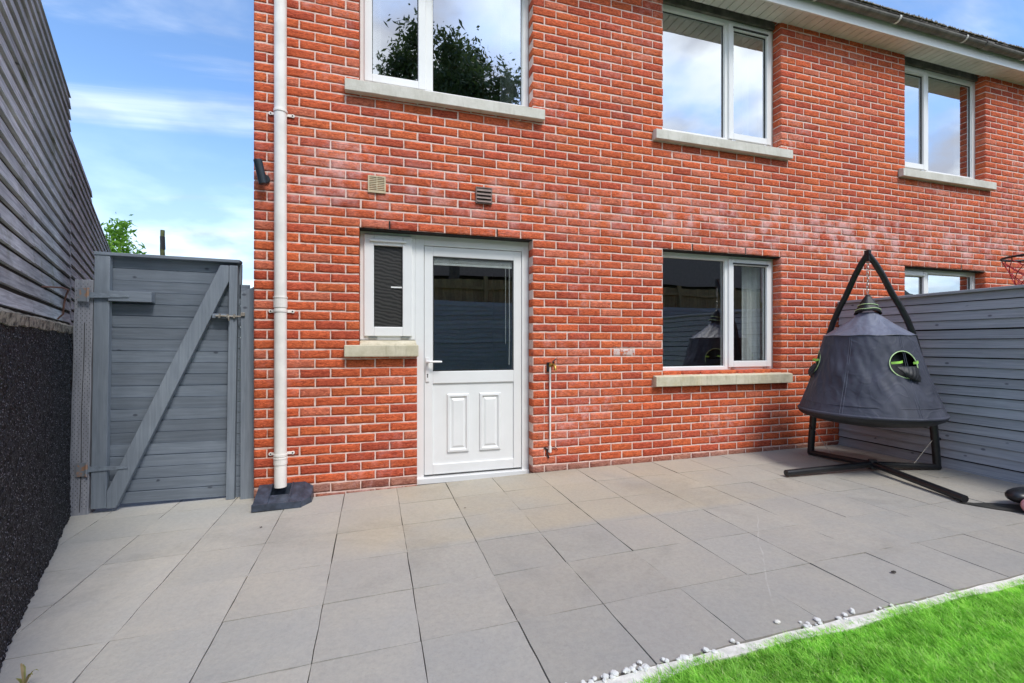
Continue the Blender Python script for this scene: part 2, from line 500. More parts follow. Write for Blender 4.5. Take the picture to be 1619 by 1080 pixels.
# ------------------------------------------------------------------ mesh helpers
class MB:
    def __init__(s):
        s.v = []; s.f = []; s.c = []
    def add(s, vs_, fs, col=None):
        o = len(s.v)
        s.v += [tuple(p) for p in vs_]
        s.f += [tuple(i + o for i in f) for f in fs]
        s.c += [col or (1, 1, 1)] * len(vs_)
    def box(s, x0, x1, y0, y1, z0, z1, col=None, rot=None, at=None):
        P = [Vector((x, y, z)) for x in (x0, x1) for y in (y0, y1) for z in (z0, z1)]
        if rot is not None:
            P = [rot @ p + Vector(at or (0, 0, 0)) for p in P]
        s.add(P, [(0, 1, 3, 2), (4, 6, 7, 5), (0, 4, 5, 1), (2, 3, 7, 6), (0, 2, 6, 4), (1, 5, 7, 3)], col)
    def frame(s, x0, x1, z0, z1, y0, y1, w, wb=None, wt=None):
        wb = w if wb is None else wb
        wt = w if wt is None else wt
        s.box(x0, x0 + w, y0, y1, z0, z1); s.box(x1 - w, x1, y0, y1, z0, z1)
        s.box(x0 + w, x1 - w, y0, y1, z0, z0 + wb); s.box(x0 + w, x1 - w, y0, y1, z1 - wt, z1)
    def tube(s, pts, r, n=12, caps=True, col=None):
        pts = [Vector(p) for p in pts]
        rr = r if isinstance(r, (list, tuple)) else [r] * len(pts)
        up = None; V = []; F = []
        for i, p in enumerate(pts):
            d = (pts[min(i + 1, len(pts) - 1)] - pts[max(i - 1, 0)]).normalized()
            if up is None:
                a_ = Vector((0, 0, 1)) if abs(d.z) < 0.9 else Vector((1, 0, 0))
                up = d.cross(a_).normalized()
            up = (up - d * up.dot(d)).normalized()
            w_ = d.cross(up)
            for k in range(n):
                t_ = 2 * math.pi * k / n
                V.append(p + (up * math.cos(t_) + w_ * math.sin(t_)) * rr[i])
        for i in range(len(pts) - 1):
            for k in range(n):
                F.append((i * n + k, i * n + (k + 1) % n, (i + 1) * n + (k + 1) % n, (i + 1) * n + k))
        if caps:
            F.append(tuple(range(n))[::-1]); F.append(tuple((len(pts) - 1) * n + k for k in range(n)))
        s.add(V, F, col)
    def ring(s, centre, ax, ay, rad, r, n=40, m=8, col=None):
        centre = Vector(centre); ax = Vector(ax).normalized(); ay = Vector(ay).normalized()
        az = ax.cross(ay)
        V = []; F = []
        for i in range(n):
            t_ = 2 * math.pi * i / n
            o = ax * math.cos(t_) + ay * math.sin(t_)
            for k in range(m):
                q = 2 * math.pi * k / m
                V.append(centre + o * (rad + r * math.cos(q)) + az * r * math.sin(q))
        for i in range(n):
            for k in range(m):
                F.append((i * m + k, ((i + 1) % n) * m + k, ((i + 1) % n) * m + (k + 1) % m, i * m + (k + 1) % m))
        s.add(V, F, col)
    def prism(s, poly, y0, y1, axis='y', col=None):
        n = len(poly)
        if axis == 'y': V = [(a, y0, b) for a, b in poly] + [(a, y1, b) for a, b in poly]
        elif axis == 'x': V = [(y0, a, b) for a, b in poly] + [(y1, a, b) for a, b in poly]
        else: V = [(a, b, y0) for a, b in poly] + [(a, b, y1) for a, b in poly]
        F = [tuple(range(n)), tuple(range(2 * n - 1, n - 1, -1))]
        for i in range(n):
            F.append((i, i + n, (i + 1) % n + n, (i + 1) % n))
        s.add(V, F, col)
    def build(s, name, mat, parent=None, bevel=0.0, smooth=False, fixn=True):
        me = bpy.data.meshes.new(name)
        me.from_pydata(s.v, [], s.f)
        me.update()
        if fixn:
            import bmesh
            b = bmesh.new(); b.from_mesh(me); bmesh.ops.recalc_face_normals(b, faces=b.faces); b.to_mesh(me); b.free()
        at = me.color_attributes.new('col', 'FLOAT_COLOR', 'POINT')
        arr = np.ones((len(s.v), 4), dtype=np.float32)
        arr[:, :3] = np.array(s.c, dtype=np.float32).reshape(-1, 3)
        at.data.foreach_set('color', arr.ravel())
        for mm in (mat if isinstance(mat, (list, tuple)) else [mat]):
            me.materials.append(M[mm] if isinstance(mm, str) else mm)
        if smooth:
            me.shade_smooth(); me.set_sharp_from_angle(angle=R(48))
        o = bpy.data.objects.new(name, me)
        scene.collection.objects.link(o)
        if parent:
            o.parent = parent
        if bevel:
            bv = o.modifiers.new('bevel', 'BEVEL'); bv.width = bevel; bv.segments = 2; bv.limit_method = 'ANGLE'; bv.angle_limit = R(40)
            bv.harden_normals = False
        return o

def raw_mesh(name, verts, faces_quads, cols, mat, parent=None, smooth=False):
    """fast path for big numpy meshes; faces_quads (n,3) or (n,4)"""
    me = bpy.data.meshes.new(name)
    nv = len(verts); nf, k = faces_quads.shape
    me.vertices.add(nv); me.vertices.foreach_set('co', np.asarray(verts, dtype=np.float32).ravel())
    me.loops.add(nf * k); me.loops.foreach_set('vertex_index', faces_quads.astype(np.int32).ravel())
    me.polygons.add(nf)
    me.polygons.foreach_set('loop_start', (np.arange(nf) * k).astype(np.int32))
    me.update(calc_edges=True)
    at = me.color_attributes.new('col', 'FLOAT_COLOR', 'POINT')
    arr = np.ones((nv, 4), dtype=np.float32); arr[:, :3] = cols
    at.data.foreach_set('color', arr.ravel())
    me.materials.append(M[mat])
    if smooth: me.shade_smooth()
    me.validate()
    o = bpy.data.objects.new(name, me)
    scene.collection.objects.link(o)
    if parent: o.parent = parent
    return o

def empty(name, loc=(0, 0, 0), rz=0.0):
    o = bpy.data.objects.new(name, None)
    o.location = loc; o.rotation_euler = (0, 0, rz); o.empty_display_size = 0.2
    scene.collection.objects.link(o)
    return o
def tag(o, label, cat, group=None):
    o['label'] = label; o['category'] = cat
    if group: o['group'] = group
    return o
def struct(o, kind='structure'):
    o['kind'] = kind
    return o

# cheap value noise for vertex displacement
_perm = rng.random((64, 64, 64))
def vnoise(p):
    p = np.asarray(p, dtype=float)
    i = np.floor(p).astype(int); f = p - i; f = f * f * (3 - 2 * f)
    r = 0
    for a_ in (0, 1):
        for b_ in (0, 1):
            for c_ in (0, 1):
                w_ = (f[..., 0] if a_ else 1 - f[..., 0]) * (f[..., 1] if b_ else 1 - f[..., 1]) * (f[..., 2] if c_ else 1 - f[..., 2])
                r = r + w_ * _perm[(i[..., 0] + a_) % 64, (i[..., 1] + b_) % 64, (i[..., 2] + c_) % 64]
    return r

def ground_z(x):
    return -0.021 * (1.36 - x) if x < 1.36 else 0.0057 * (min(x, 6) - 1.36)

D = 3.85           # brick face of the house, plane Y = D
RV = 3.955         # window frames set back
XL = -0.864        # left corner of the house
XR = 12.5
DEPTH = 8.0

# ------------------------------------------------------------------ setting
g = MB()
g.add([(-1500, -1500, -0.16), (1500, -1500, -0.16), (1500, 1500, -0.16), (-1500, 1500, -0.16)], [(0, 1, 2, 3)])
struct(g.build('ground', 'field'))

def lwall_x(y):      # garden wall face, runs askew
    return -0.472 - 0.4 * y
TS = 0.402
base = MB()
base.add([(-3.0, 1.36, -0.075 + ground_z(-3.0) * 0.6), (1.36, 1.36, -0.045), (5.0, 1.36, -0.03), (5.0, 3.95, -0.03), (1.36, 3.95, -0.045), (-3.0, 6.5, -0.075 + ground_z(-3.0) * 0.6)],
         [(0, 1, 4, 5), (1, 2, 3, 4)])
struct(base.build('patio_bedding', 'joint_sand'))
sl_ = MB()
ys = [1.425 + TS * k for k in range(-0, 14)]
for j in range(13):
    for i in range(-8, 14):
        x0 = -0.22 + 0.400 * i; x1 = x0 + 0.400
        y0, y1 = ys[j], ys[j + 1]
        if y0 >= D - 0.02 and x0 > XL - 0.05: continue
        if x1 < lwall_x(y0) - 0.1: continue
        if x0 > 4.98: continue
        if y1 > D and x0 > XL - 0.25:
            if x0 > XL: y1 = D + (0.12 if -0.2 < x0 < 1.4 else 0.03)
        x1 = min(x1, 4.99)
        gp = 0.0017 + 0.0006 * random.random()
        jx = random.gauss(0, 0.0006); jy = random.gauss(0, 0.0006)
        v_ = 0.965 + 0.07 * random.random()
        near = j < 3
        fl_ = min(1, max(0, (0.5 - x0) / 2.0)); fn = min(1, max(0, (3.2 - y0) / 1.0))
        ca = np.array((0.375, 0.357, 0.318)) * (1 - fn) + np.array((0.348, 0.330, 0.296)) * fn
        cl_ = np.array((0.47, 0.458, 0.425)) * (1 - fn) + np.array((0.49, 0.475, 0.44)) * fn
        cb = ca * (1 - fl_) + cl_ * fl_  # lighter left slabs and house rows: uneven daylight put into the colour
        wm = random.gauss(0.004, 0.006)
        col = (cb[0] * v_ * (1 + wm), cb[1] * v_, cb[2] * v_ * (1 - wm))
        tz = [random.gauss(0, 0.0013) for _ in range(4)]
        n_ = 5
        V = []; F = []
        for a_ in range(n_ + 1):
            for b_ in range(n_ + 1):
                u, w_ = a_ / n_, b_ / n_
                x = x0 + gp + jx + u * (x1 - x0 - 2 * gp); y = y0 + gp + jy + w_ * (y1 - y0 - 2 * gp)
                z = ground_z(x) + tz[0] * (1 - u) * (1 - w_) + tz[1] * u * (1 - w_) + tz[2] * (1 - u) * w_ + tz[3] * u * w_
                if a_ in (0, n_): x += random.gauss(0, 0.0010)
                if b_ in (0, n_): y += random.gauss(0, 0.0010)
                V.append((x, y, z))
        for a_ in range(n_):
            for b_ in range(n_):
                k = a_ * (n_ + 1) + b_
                F.append((k, k + n_ + 1, k + n_ + 2, k + 1))
        # skirt
        ring_ = [a_ * (n_ + 1) for a_ in range(n_ + 1)] + [n_ * (n_ + 1) + b_ for b_ in range(1, n_ + 1)] + \
                [a_ * (n_ + 1) + n_ for a_ in range(n_ - 1, -1, -1)] + [b_ for b_ in range(n_ - 1, 0, -1)]
        o_ = len(V)
        cx, cy = (x0 + x1) / 2, (y0 + y1) / 2
        ch = []
        for q in ring_:
            p = V[q]
            V.append((p[0], p[1], p[2] - 0.035))
        for k in range(len(ring_)):
            F.append((ring_[k], ring_[(k + 1) % len(ring_)], o_ + (k + 1) % len(ring_), o_ + k))
        sl_.add(V, F, col)
struct(sl_.build('patio', 'slab', bevel=0.0014))

# lawn
lb = MB()
NX = 60
for i in range(NX):
    pass
def lawn_edge(x):   # y of the lawn's ragged edge
    return 1.384 - max(0, (1.1 - x)) * 0.11 + 0.006 * math.sin(x * 5.3 + 1) + 0.004 * math.sin(x * 13.1)
xs = np.linspace(-1.35, 4.98, 90)
V = []; F = []
for i, x in enumerate(xs):
    V += [(x, lawn_edge(x), ground_z(x) - 0.012), (x, -1.5, ground_z(x) - 0.012), (x, -3.98, ground_z(x) - 0.012)]
    if i:
        a_ = 3 * (i - 1)
        F += [(a_, a_ + 3, a_ + 4, a_ + 1), (a_ + 1, a_ + 4, a_ + 5, a_ + 2)]
lb.add(V, F)
struct(lb.build('lawn', 'lawn_base'))
kb = MB()
V = []; F = []
for i, x in enumerate(xs):
    z = ground_z(x) + 0.004
    ye = lawn_edge(x) - 0.02
    ww = 0.003 * math.sin(x * 21)
    V += [(x, 1.412 + ww, z - 0.05), (x, 1.412 + ww, z), (x, ye, z), (x, ye, z - 0.05)]
    if i:
        a_ = 4 * (i - 1)
        for k in range(3):
            F.append((a_ + k, a_ + k + 4, a_ + k + 5, a_ + k + 1))
kb.add(V, F)
struct(kb.build('lawn_kerb', 'kerb_stone'))

def blades(n, x0, x1, y0fn, y1fn, h, w, seed):
    r_ = np.random.default_rng(seed)
    x = r_.uniform(x0, x1, n)
    lo = np.array([y0fn(a_) for a_ in x]); hi = np.array([y1fn(a_) for a_ in x])
    y = lo + (hi - lo) * r_.random(n)
    z = np.array([ground_z(a_) for a_ in x]) - 0.014
    ang = r_.uniform(0, 2 * np.pi, n)
    lean_a = 2.3 + r_.normal(0, 1.1, n)
    cl = vnoise(np.stack([x * 7, y * 7, x * 0], 1))
    hh_ = h * (0.5 + 0.7 * r_.random(n)) * (0.6 + 0.8 * cl)
    lean = (0.6 + 0.9 * r_.random(n)) * hh_
    wx, wy = np.cos(ang) * w, np.sin(ang) * w
    lx, ly = np.cos(lean_a) * lean, np.sin(lean_a) * lean
    p0 = np.stack([x - wx, y - wy, z], 1); p1 = np.stack([x + wx, y + wy, z], 1)
    p2 = np.stack([x + wx * .8 + lx * .4, y + wy * .8 + ly * .4, z + hh_ * .6], 1)
    p3 = np.stack([x - wx * .8 + lx * .4, y - wy * .8 + ly * .4, z + hh_ * .6], 1)
    p4 = np.stack([x + lx, y + ly, z + hh_], 1)
    V = np.stack([p0, p1, p2, p3, p4], 1).reshape(-1, 3)
    b = np.arange(n)[:, None] * 5
    F = np.concatenate([b + np.array([[0, 1, 2]]), b + np.array([[0, 2, 3]]), b + np.array([[3, 2, 4]])])
    tone = (0.25 * r_.random(n) + 0.75 * np.clip((vnoise(np.stack([x * 46, y * 70, x * 0 + 1], 1)) - 0.2) * 1.6, 0, 1))[:, None]
    pat = vnoise(np.stack([x * 3 + 9, y * 9, x * 0 + 3], 1))[:, None]
    c = np.array([[0.15, 0.40, 0.035]]) * (1 - tone) + np.array([[0.50, 0.86, 0.15]]) * tone
    c = np.clip(c * (1.02 + 0.42 * pat), 0, 0.97)
    dry = (r_.random(n) < 0.06)[:, None]
    c = np.where(dry, np.array([[0.75, 0.88, 0.35]]), c)
    C = np.repeat(c, 5, 0)
    return V, F, C
Vs, Fs, Cs = [], [], []; off = 0
for args in ((150000, 0.45, 3.9, lambda a_: 0.85, lambda a_: lawn_edge(a_) - 0.006, 0.024, 0.0019, 3),
             (36000, 3.9, 4.97, lambda a_: 0.2, lambda a_: lawn_edge(a_) + 0.004, 0.024, 0.0026, 4),
             (36000, -1.0, 4.97, lambda a_: -3.9, lambda a_: 0.85, 0.036, 0.0035, 5)):
    v_, f_, c_ = blades(*args)
    Vs.append(v_); Fs.append(f_ + off); Cs.append(c_); off += len(v_)
gr = raw_mesh('grass', np.concatenate(Vs), np.concatenate(Fs), np.concatenate(Cs), 'lawn_blade')
struct(gr, 'stuff'); tag(gr, 'bright green artificial grass along the patio edge', 'grass')

# ------------------------------------------------------------------ house
house = empty('brick_house', (XL, D, 0))
house.location = (0, 0, 0)
tag(house, 'red brick two-storey house with white windows and a half-glazed white back door', 'house')

LINT = 2.088; EAVE = 4.61
opens = [(-0.11, 1.362, 2.088, None), ]
# openings as (x0, x1, z0, z1) on the front wall
OP = [(-0.11, 0.345, 1.12, LINT), (0.345, 1.362, -0.10, LINT), (-0.11, 1.362, 3.23, 5.0), (2.719, 4.195, 0.838, LINT), (2.719, 4.195, 3.23, 5.0),
      (6.085, 7.557, 0.838, LINT), (6.085, 7.557, 3.23, 5.0), (9.4, 10.87, 3.23, 5.0), (9.4, 10.87, 0.838, LINT)]
J = 0.010
def brick_colour(n):
    r_ = random.random()
    v_ = random.gauss(1, 0.06)
    c = np.array([0.66, 0.125, 0.052])
    if r_ < 0.18: c = np.array([0.68, 0.142, 0.056])
    elif r_ < 0.36: c = np.array([0.55, 0.095, 0.050])
    elif r_ < 0.44: c = np.array([0.56, 0.100, 0.054])
    elif r_ < 0.54: c = np.array([0.66, 0.165, 0.095])
    c = c * v_
    if n < 0: c = c * 0.45 + np.array([0.16, 0.125, 0.11]) * random.uniform(0.5, 1.3)
    return c
def brick_wall_mesh(x_start, x_end, openings, phase_even, phase_odd, to_world, nmin=-2, zmax=EAVE + 0.05, detail=(8, 4), zslope=None):
    V = []; F = []; C = []
    off = 0
    nu, nv = detail
    nmax = int((zmax - 0.063) / 0.075) + 1
    for n in range(nmin, nmax):
        z0 = 0.063 + 0.075 * n + 0.0005; z1 = z0 + 0.0640
        zc = (z0 + z1) / 2
        lim = x_end
        if zslope:
            lo_x, hi_x = zslope(zc)
        else:
            lo_x, hi_x = x_start, x_end
        if hi_x - lo_x < 0.05: continue
        ph = phase_even if n % 2 == 0 else phase_odd
        k0 = math.floor((lo_x - ph) / 0.225) - 1
        k1 = math.ceil((hi_x - ph) / 0.225) + 1
        blocked = sorted([(o[0], o[1]) for o in openings if o[2] + 0.01 < zc < o[3]])
        for k in range(k0, k1):
            a_, b_ = ph + 0.225 * k + J / 2, ph + 0.225 * (k + 1) - J / 2
            segs = [(max(a_, lo_x), min(b_, hi_x))]
            for (p, q) in blocked:
                ns = []
                for (s0, s1) in segs:
                    if q <= s0 or p >= s1: ns.append((s0, s1)); continue
                    if p > s0: ns.append((s0, p))
                    if q < s1: ns.append((q, s1))
                segs = ns
            for (s0, s1) in segs:
                if s1 - s0 < 0.022: continue
                fixed0 = (s0 == lo_x) or any(abs(s0 - q) < 1e-6 for p, q in blocked)
                fixed1 = (s1 == hi_x) or any(abs(s1 - p) < 1e-6 for p, q in blocked)
                e0 = 0 if fixed0 else random.gauss(0, 0.0014); e1 = 0 if fixed1 else random.gauss(0, 0.0014)
                x0, x1 = s0 + e0, s1 + e1
                mu = max(3, int(nu * (x1 - x0) / 0.215))
                zz0 = z0 + random.gauss(0, 0.0010); zz1 = z1 + random.gauss(0, 0.0010)
                seed = random.random() * 50
                col = brick_colour(n)
                tilt = random.gauss(0, 0.0012)
                U, W_ = np.meshgrid(np.linspace(0, 1, mu + 1), np.linspace(0, 1, nv + 1), indexing='ij')
                x = x0 + U * (x1 - x0); z = zz0 + W_ * (zz1 - zz0)
                nz = vnoise(np.stack([x * 38 + seed, z * 85 + seed, x * 0 + seed], -1)) - 0.5
                edge = np.minimum(np.minimum(U * (x1 - x0), (1 - U) * (x1 - x0)), np.minimum(W_, 1 - W_) * 0.065)
                puff = np.clip(edge / 0.012, 0, 1)
                d = np.maximum(0.0006 + puff * 0.0016 + nz * 0.0062 * (0.2 + 0.8 * puff) + tilt * 0.5, -0.0002)
                # ragged arris
                x = x + (vnoise(np.stack([z * 90 + seed, x * 0, x * 0 + 5], -1)) - .5) * 0.003 * ((U == 0) * (not fixed0) + (U == 1) * (not fixed1))
                z = z + (vnoise(np.stack([x * 45 + seed, x * 0 + 2, x * 0 + 5], -1)) - .5) * 0.004 * ((W_ == 0) | (W_ == 1))
                P = np.stack([x, -d, z], -1).reshape(-1, 3)
                # back corner ring for the sides
                sx = P.copy()
                border = []
                idx = np.arange((mu + 1) * (nv + 1)).reshape(mu + 1, nv + 1)
                border = list(idx[:, 0]) + list(idx[-1, 1:]) + list(idx[-2::-1, -1]) + list(idx[0, -2:0:-1])
                back = P[border].copy(); back[:, 1] = 0.1025
                q = []
                for a2 in range(mu):
                    for b2 in range(nv):
                        q.append((idx[a2, b2], idx[a2 + 1, b2], idx[a2 + 1, b2 + 1], idx[a2, b2 + 1]))
                nb = len(border); o2 = (mu + 1) * (nv + 1)
                for k2 in range(nb):
                    q.append((border[(k2 + 1) % nb], border[k2], o2 + k2, o2 + (k2 + 1) % nb))
                V.append(np.concatenate([P, back])); F.append(np.array(q) + off); off += len(P) + nb
                C.append(np.tile(col, (len(P) + nb, 1)))
    V = np.concatenate(V); F = np.concatenate(F); C = np.concatenate(C)
    return to_world(V), F, C

V, F, C = brick_wall_mesh(XL, XR, OP, -0.4375, -0.55, lambda v: v + np.array([[0, D, 0]]), detail=(9, 4))
wall = raw_mesh('wall', V, F, C, 'brick', house)

def rects_minus(x0, x1, z0, z1, openings):
    xs_ = sorted({x0, x1} | {min(max(a_, x0), x1) for o in openings for a_ in o[:2]})
    zs_ = sorted({z0, z1} | {min(max(a_, z0), z1) for o in openings for a_ in o[2:]})
    out = []
    for i in range(len(xs_) - 1):
        run = None
        for j in range(len(zs_) - 1):
            cx, cz = (xs_[i] + xs_[i + 1]) / 2, (zs_[j] + zs_[j + 1]) / 2
            inside = any(o[0] < cx < o[1] and o[2] < cz < o[3] for o in openings)
            if not inside:
                if run and abs(run[3] - zs_[j]) < 1e-9: run = (run[0], run[1], run[2], zs_[j + 1])
                else:
                    if run: out.append(run)
                    run = (xs_[i], xs_[i + 1], zs_[j], zs_[j + 1])
            elif run: out.append(run); run = None
        if run: out.append(run)
    return out
mo = MB()
for (a_, b_, c_, d_) in rects_minus(XL + 0.004, XR, -0.16, EAVE + 0.05, [(o[0] - 0.003, o[1] + 0.003, o[2], o[3]) for o in OP]):
    mo.box(a_, b_, D + 0.0008, D + 0.30, c_, d_)
mo.build('mortar', 'mortar', wall, fixn=False)

# left flank wall with gable, back wall, far flank as plain bricks
ridge_y = D + DEPTH / 2; PITCH = math.tan(R(28))
def gable(z):
    if z < EAVE: return (0.1025, DEPTH)
    d_ = (z - EAVE) / PITCH
    return (0.1 + d_, DEPTH - d_)
V, F, C = brick_wall_mesh(0.1025, DEPTH, [], 0.1025 - 0.1, 0.1025 + 0.0125,
                          lambda v: np.stack([XL + v[:, 1], D + v[:, 0], v[:, 2]], 1), zmax=EAVE + PITCH * DEPTH / 2, detail=(2, 1), zslope=gable)
V2 = V; sidew = raw_mesh('side_wall', V, F[:, ::-1], C, 'brick', house)
ms_ = MB()
ms_.prism([(D + 0.30, -0.16), (D + DEPTH, -0.16), (D + DEPTH, EAVE), (ridge_y, EAVE + PITCH * DEPTH / 2 - 0.02), (D + 0.30, EAVE + 0.05)], XL + 0.006, XL + 0.28, 'x')
ms_.build('mortar', 'mortar', sidew)
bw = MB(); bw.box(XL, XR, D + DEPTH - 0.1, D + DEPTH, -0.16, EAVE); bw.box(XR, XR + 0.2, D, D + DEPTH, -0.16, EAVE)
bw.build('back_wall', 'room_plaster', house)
# inside: floors, partitions so that panes look into dark rooms
rm = MB()
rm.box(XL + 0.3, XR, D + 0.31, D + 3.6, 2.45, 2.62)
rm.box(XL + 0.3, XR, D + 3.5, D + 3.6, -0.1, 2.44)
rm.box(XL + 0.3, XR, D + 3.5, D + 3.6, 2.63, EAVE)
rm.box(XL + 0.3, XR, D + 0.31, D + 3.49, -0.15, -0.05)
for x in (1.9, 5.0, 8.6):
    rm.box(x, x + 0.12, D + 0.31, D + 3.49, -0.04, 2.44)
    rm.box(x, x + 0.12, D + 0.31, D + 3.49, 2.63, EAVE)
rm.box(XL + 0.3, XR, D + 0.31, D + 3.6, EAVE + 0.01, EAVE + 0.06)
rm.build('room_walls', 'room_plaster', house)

# dark weep slots and lintel steel
lt = MB()
for (a_, b_) in ((-0.2, 1.45), (2.63, 4.28), (6.0, 7.64), (9.3, 10.95)):
    lt = MB(); lt.box(a_ + 0.09, b_ - 0.09, D + 0.006, D + 0.1, LINT - 0.008, LINT - 0.001)
    lt.build('lintel', 'dark_slot', house)
wp = MB()
for x in (0.125, 1.034, 3.063, 3.72, 7.09):
    wp = MB(); wp.box(x - 0.005, x + 0.005, D - 0.003, D + 0.02, LINT + 0.001, LINT + 0.066)
    wp.build('weep_slot', 'dark_slot', house)
# beige undersides above the ground-floor windows
ls = MB()
for (a_, b_) in ((-0.11, 1.362), (2.719, 4.195), (6.085, 7.557), (9.4, 10.87)):
    ls = MB(); ls.box(a_ + 0.002, b_ - 0.002, D + 0.012, D + 0.2, LINT + 0.001, LINT + 0.03)
    ls.build('lintel_soffit', 'gutter_plastic', house)

def sill(parent, x0, x1, z0, z1, mat, proj=0.062, zb=None):
    s_ = MB()
    zb = zb or z1 + 0.035
    yb = RV - 0.006
    n_ = 24
    V = []; F = []
    for i in range(n_ + 1):
        x = x0 + (x1 - x0) * i / n_
        w1 = random.gauss(0, 0.0012); w2 = random.gauss(0, 0.001)
        V += [(x, D - proj + w1, z0), (x, D - proj + w2, z1), (x, D - 0.005, z1 + 0.012), (x, D - 0.004, z0)]
        if i:
            a_ = 4 * (i - 1)
            for k in range(4):
                F.append((a_ + k, a_ + 4 + k, a_ + 4 + (k + 1) % 4, a_ + (k + 1) % 4))
    F.append((0, 1, 2, 3)); F.append(tuple(4 * n_ + k for k in (3, 2, 1, 0)))
    s_.add(V, F)
    # the part running back inside the opening
    xi0, xi1 = x0 + 0.115, x1 - 0.098
    s_.prism([(D - 0.0045, z0 + 0.002), (yb, z0 + 0.002), (yb, zb), (D - 0.0045, z1 + 0.0125)], xi0, xi1, 'x')
    return s_.build('sill', mat, parent, bevel=0.004)

def pane(parent, x0, x1, z0, z1, y, mat='glass'):
    p_ = MB(); p_.box(x0 - 0.01, x1 + 0.01, y, y + 0.006, z0 - 0.01, z1 + 0.01)
    # a seal line round the glass
    o = p_.build('pane', mat, parent)
    g_ = MB(); g_.frame(x0 - 0.004, x1 + 0.004, z0 - 0.004, z1 + 0.004, y - 0.007, y - 0.001, 0.0075)
    g_.build('seal', 'rubber_seal', parent)
    return o
def curtain(parent, x0, x1, z0, z1, y=4.17, mat='curtain_white'):
    V = []; F = []
    y = 4.085; n_ = int((x1 - x0) / 0.008)
    for i in range(n_ + 1):
        x = x0 + (x1 - x0) * i / n_
        yy = y + 0.018 * math.sin(x * 95) + 0.008 * math.sin(x * 41)
        V += [(x, yy, z0), (x, yy, z1), (x, yy + 0.004, z1), (x, yy + 0.004, z0)]
        if i:
            a_ = 4 * (i - 1)
            for k in range(4): F.append((a_ + k, a_ + 4 + k, a_ + 4 + (k + 1) % 4, a_ + (k + 1) % 4))
    m_ = MB(); m_.add(V, F); return m_.build('curtain', mat, parent)

def window(x0, x1, z0, z1, side, ztop_trim=0.0, glass='glass', label=None, curtains=()):
    """outer frame mesh; opening light at 'side', fixed light on the other"""
    fr = MB()
    y0, y1 = RV, RV + 0.07
    fr.frame(x0, x1, z0, z1, y0, y1, 0.052, 0.036, 0.05)
    w_ = x1 - x0
    if side == 'L':
        m0, m1 = x0 + 0.478, x0 + 0.536 + 0.05
        sx0, sx1 = x0 + 0.034, m1 - 0.052
        gx0, gx1 = m1 + 0.012, x1 - 0.062
        fr.box(m0, m1, y0 + 0.001, y1 - 0.001, z0 + 0.036, z1 - 0.05)
    else:
        m0, m1 = x1 - 0.64, x1 - 0.57
        sx0, sx1 = m1 - 0.03, x1 - 0.034
        gx0, gx1 = x0 + 0.062, m0 - 0.005
        fr.box(m0, m1, y0 + 0.001, y1 - 0.001, z0 + 0.036, z1 - 0.05)
    # bead round the fixed light
    fr.frame(gx0 - 0.012, gx1 + 0.012, z0 + 0.030, z1 - 0.044, y0 + 0.012, y0 + 0.03, 0.012)
    f_ = fr.build('window', 'upvc', house, bevel=0.003)
    if label: f_['label'] = label
    sa = MB()
    sa.frame(sx0, sx1, z0 + 0.026, z1 - 0.03, y0 - 0.018, y0 + 0.045, 0.062, 0.066, 0.066)
    sa.build('opening_sash', 'upvc', f_, bevel=0.005)
    if z1 < 3 or True:
        tv = MB(); tv.box(sx0 + 0.05, sx1 - 0.05, y0 - 0.030, y0 - 0.0185, z1 - 0.086, z1 - 0.072)
        tv.build('trickle_vent', 'rubber_seal' if side == 'R' else 'upvc', f_, bevel=0.002)
    hg = MB()
    for hx in (sx0 + 0.04, sx1 - 0.10):
        hg = MB(); hg.box(hx, hx + 0.05, y0 - 0.012, y0 - 0.002, z0 + 0.012, z0 + 0.024)
        hg.build('hinge', 'chain_steel', f_)
    pane(f_, sx0 + 0.064, sx1 - 0.064, z0 + 0.094, z1 - 0.098, y0 + 0.012, glass)
    pane(f_, gx0, gx1, z0 + 0.042, z1 - 0.056, y0 + 0.028, glass)
    for (a_, b_) in curtains: curtain(f_, a_, b_, z0 - 0.05, z1 + 0.05)
    return f_

UZ0, UZ1 = 3.295, 4.585
wA = window(-0.108, 1.360, UZ0, UZ1, 'L', label='white upper window above the back door, reflecting a tree', curtains=((-0.06, 0.06), (1.13, 1.34)))
wB = window(2.721, 4.193, UZ0, UZ1, 'R', label='white upper window in the middle, reflecting bright clouds', curtains=((3.92, 4.0),))
wC = window(6.087, 7.555, UZ0, UZ1, 'L', label='white upper window furthest along the wall', curtains=((7.38, 7.5), (6.15, 6.2)))
wE = window(2.721, 4.193, 0.878, 2.083, 'R', glass='glass_low', label='white ground floor window beside the hanging pod', curtains=((3.90, 4.14),))
wF = window(6.087, 7.555, 0.878, 2.083, 'L', glass='glass', label='white ground floor window behind the grey fence', curtains=((6.2, 6.55),))
window(9.402, 10.868, UZ0, UZ1, 'R'); window(9.402, 10.868, 0.878, 2.083, 'R')
# panels closing the top of the upper windows below the soffit
tp_ = MB()
for (a_, b_) in ((-0.108, 1.360), (2.721, 4.193), (6.087, 7.555), (9.402, 10.868)):
    tp_ = MB(); tp_.box(a_, b_, RV - 0.03, RV + 0.2, UZ1 + 0.001, EAVE + 0.05)
    tp_.build('head_trim', 'gutter_plastic', house, bevel=0.002)
for wdw, a_, b_, z0, z1, mt in ((wA, -0.217, 1.460, 3.145, 3.235, 'sill_stone_clean'), (wB, 2.604, 4.297, 3.135, 3.225, 'sill_stone_clean'),
                                (wC, 5.97, 7.663, 3.135, 3.225, 'sill_stone_clean'), (wE, 2.604, 4.293, 0.738, 0.832, 'sill_stone'), (wF, 5.97, 7.663, 0.738, 0.832, 'sill_stone')):
    sill(wdw, a_, b_, z0, z1, mt, zb=z1 + 0.045 if z1 < 2 else z1 + 0.058)
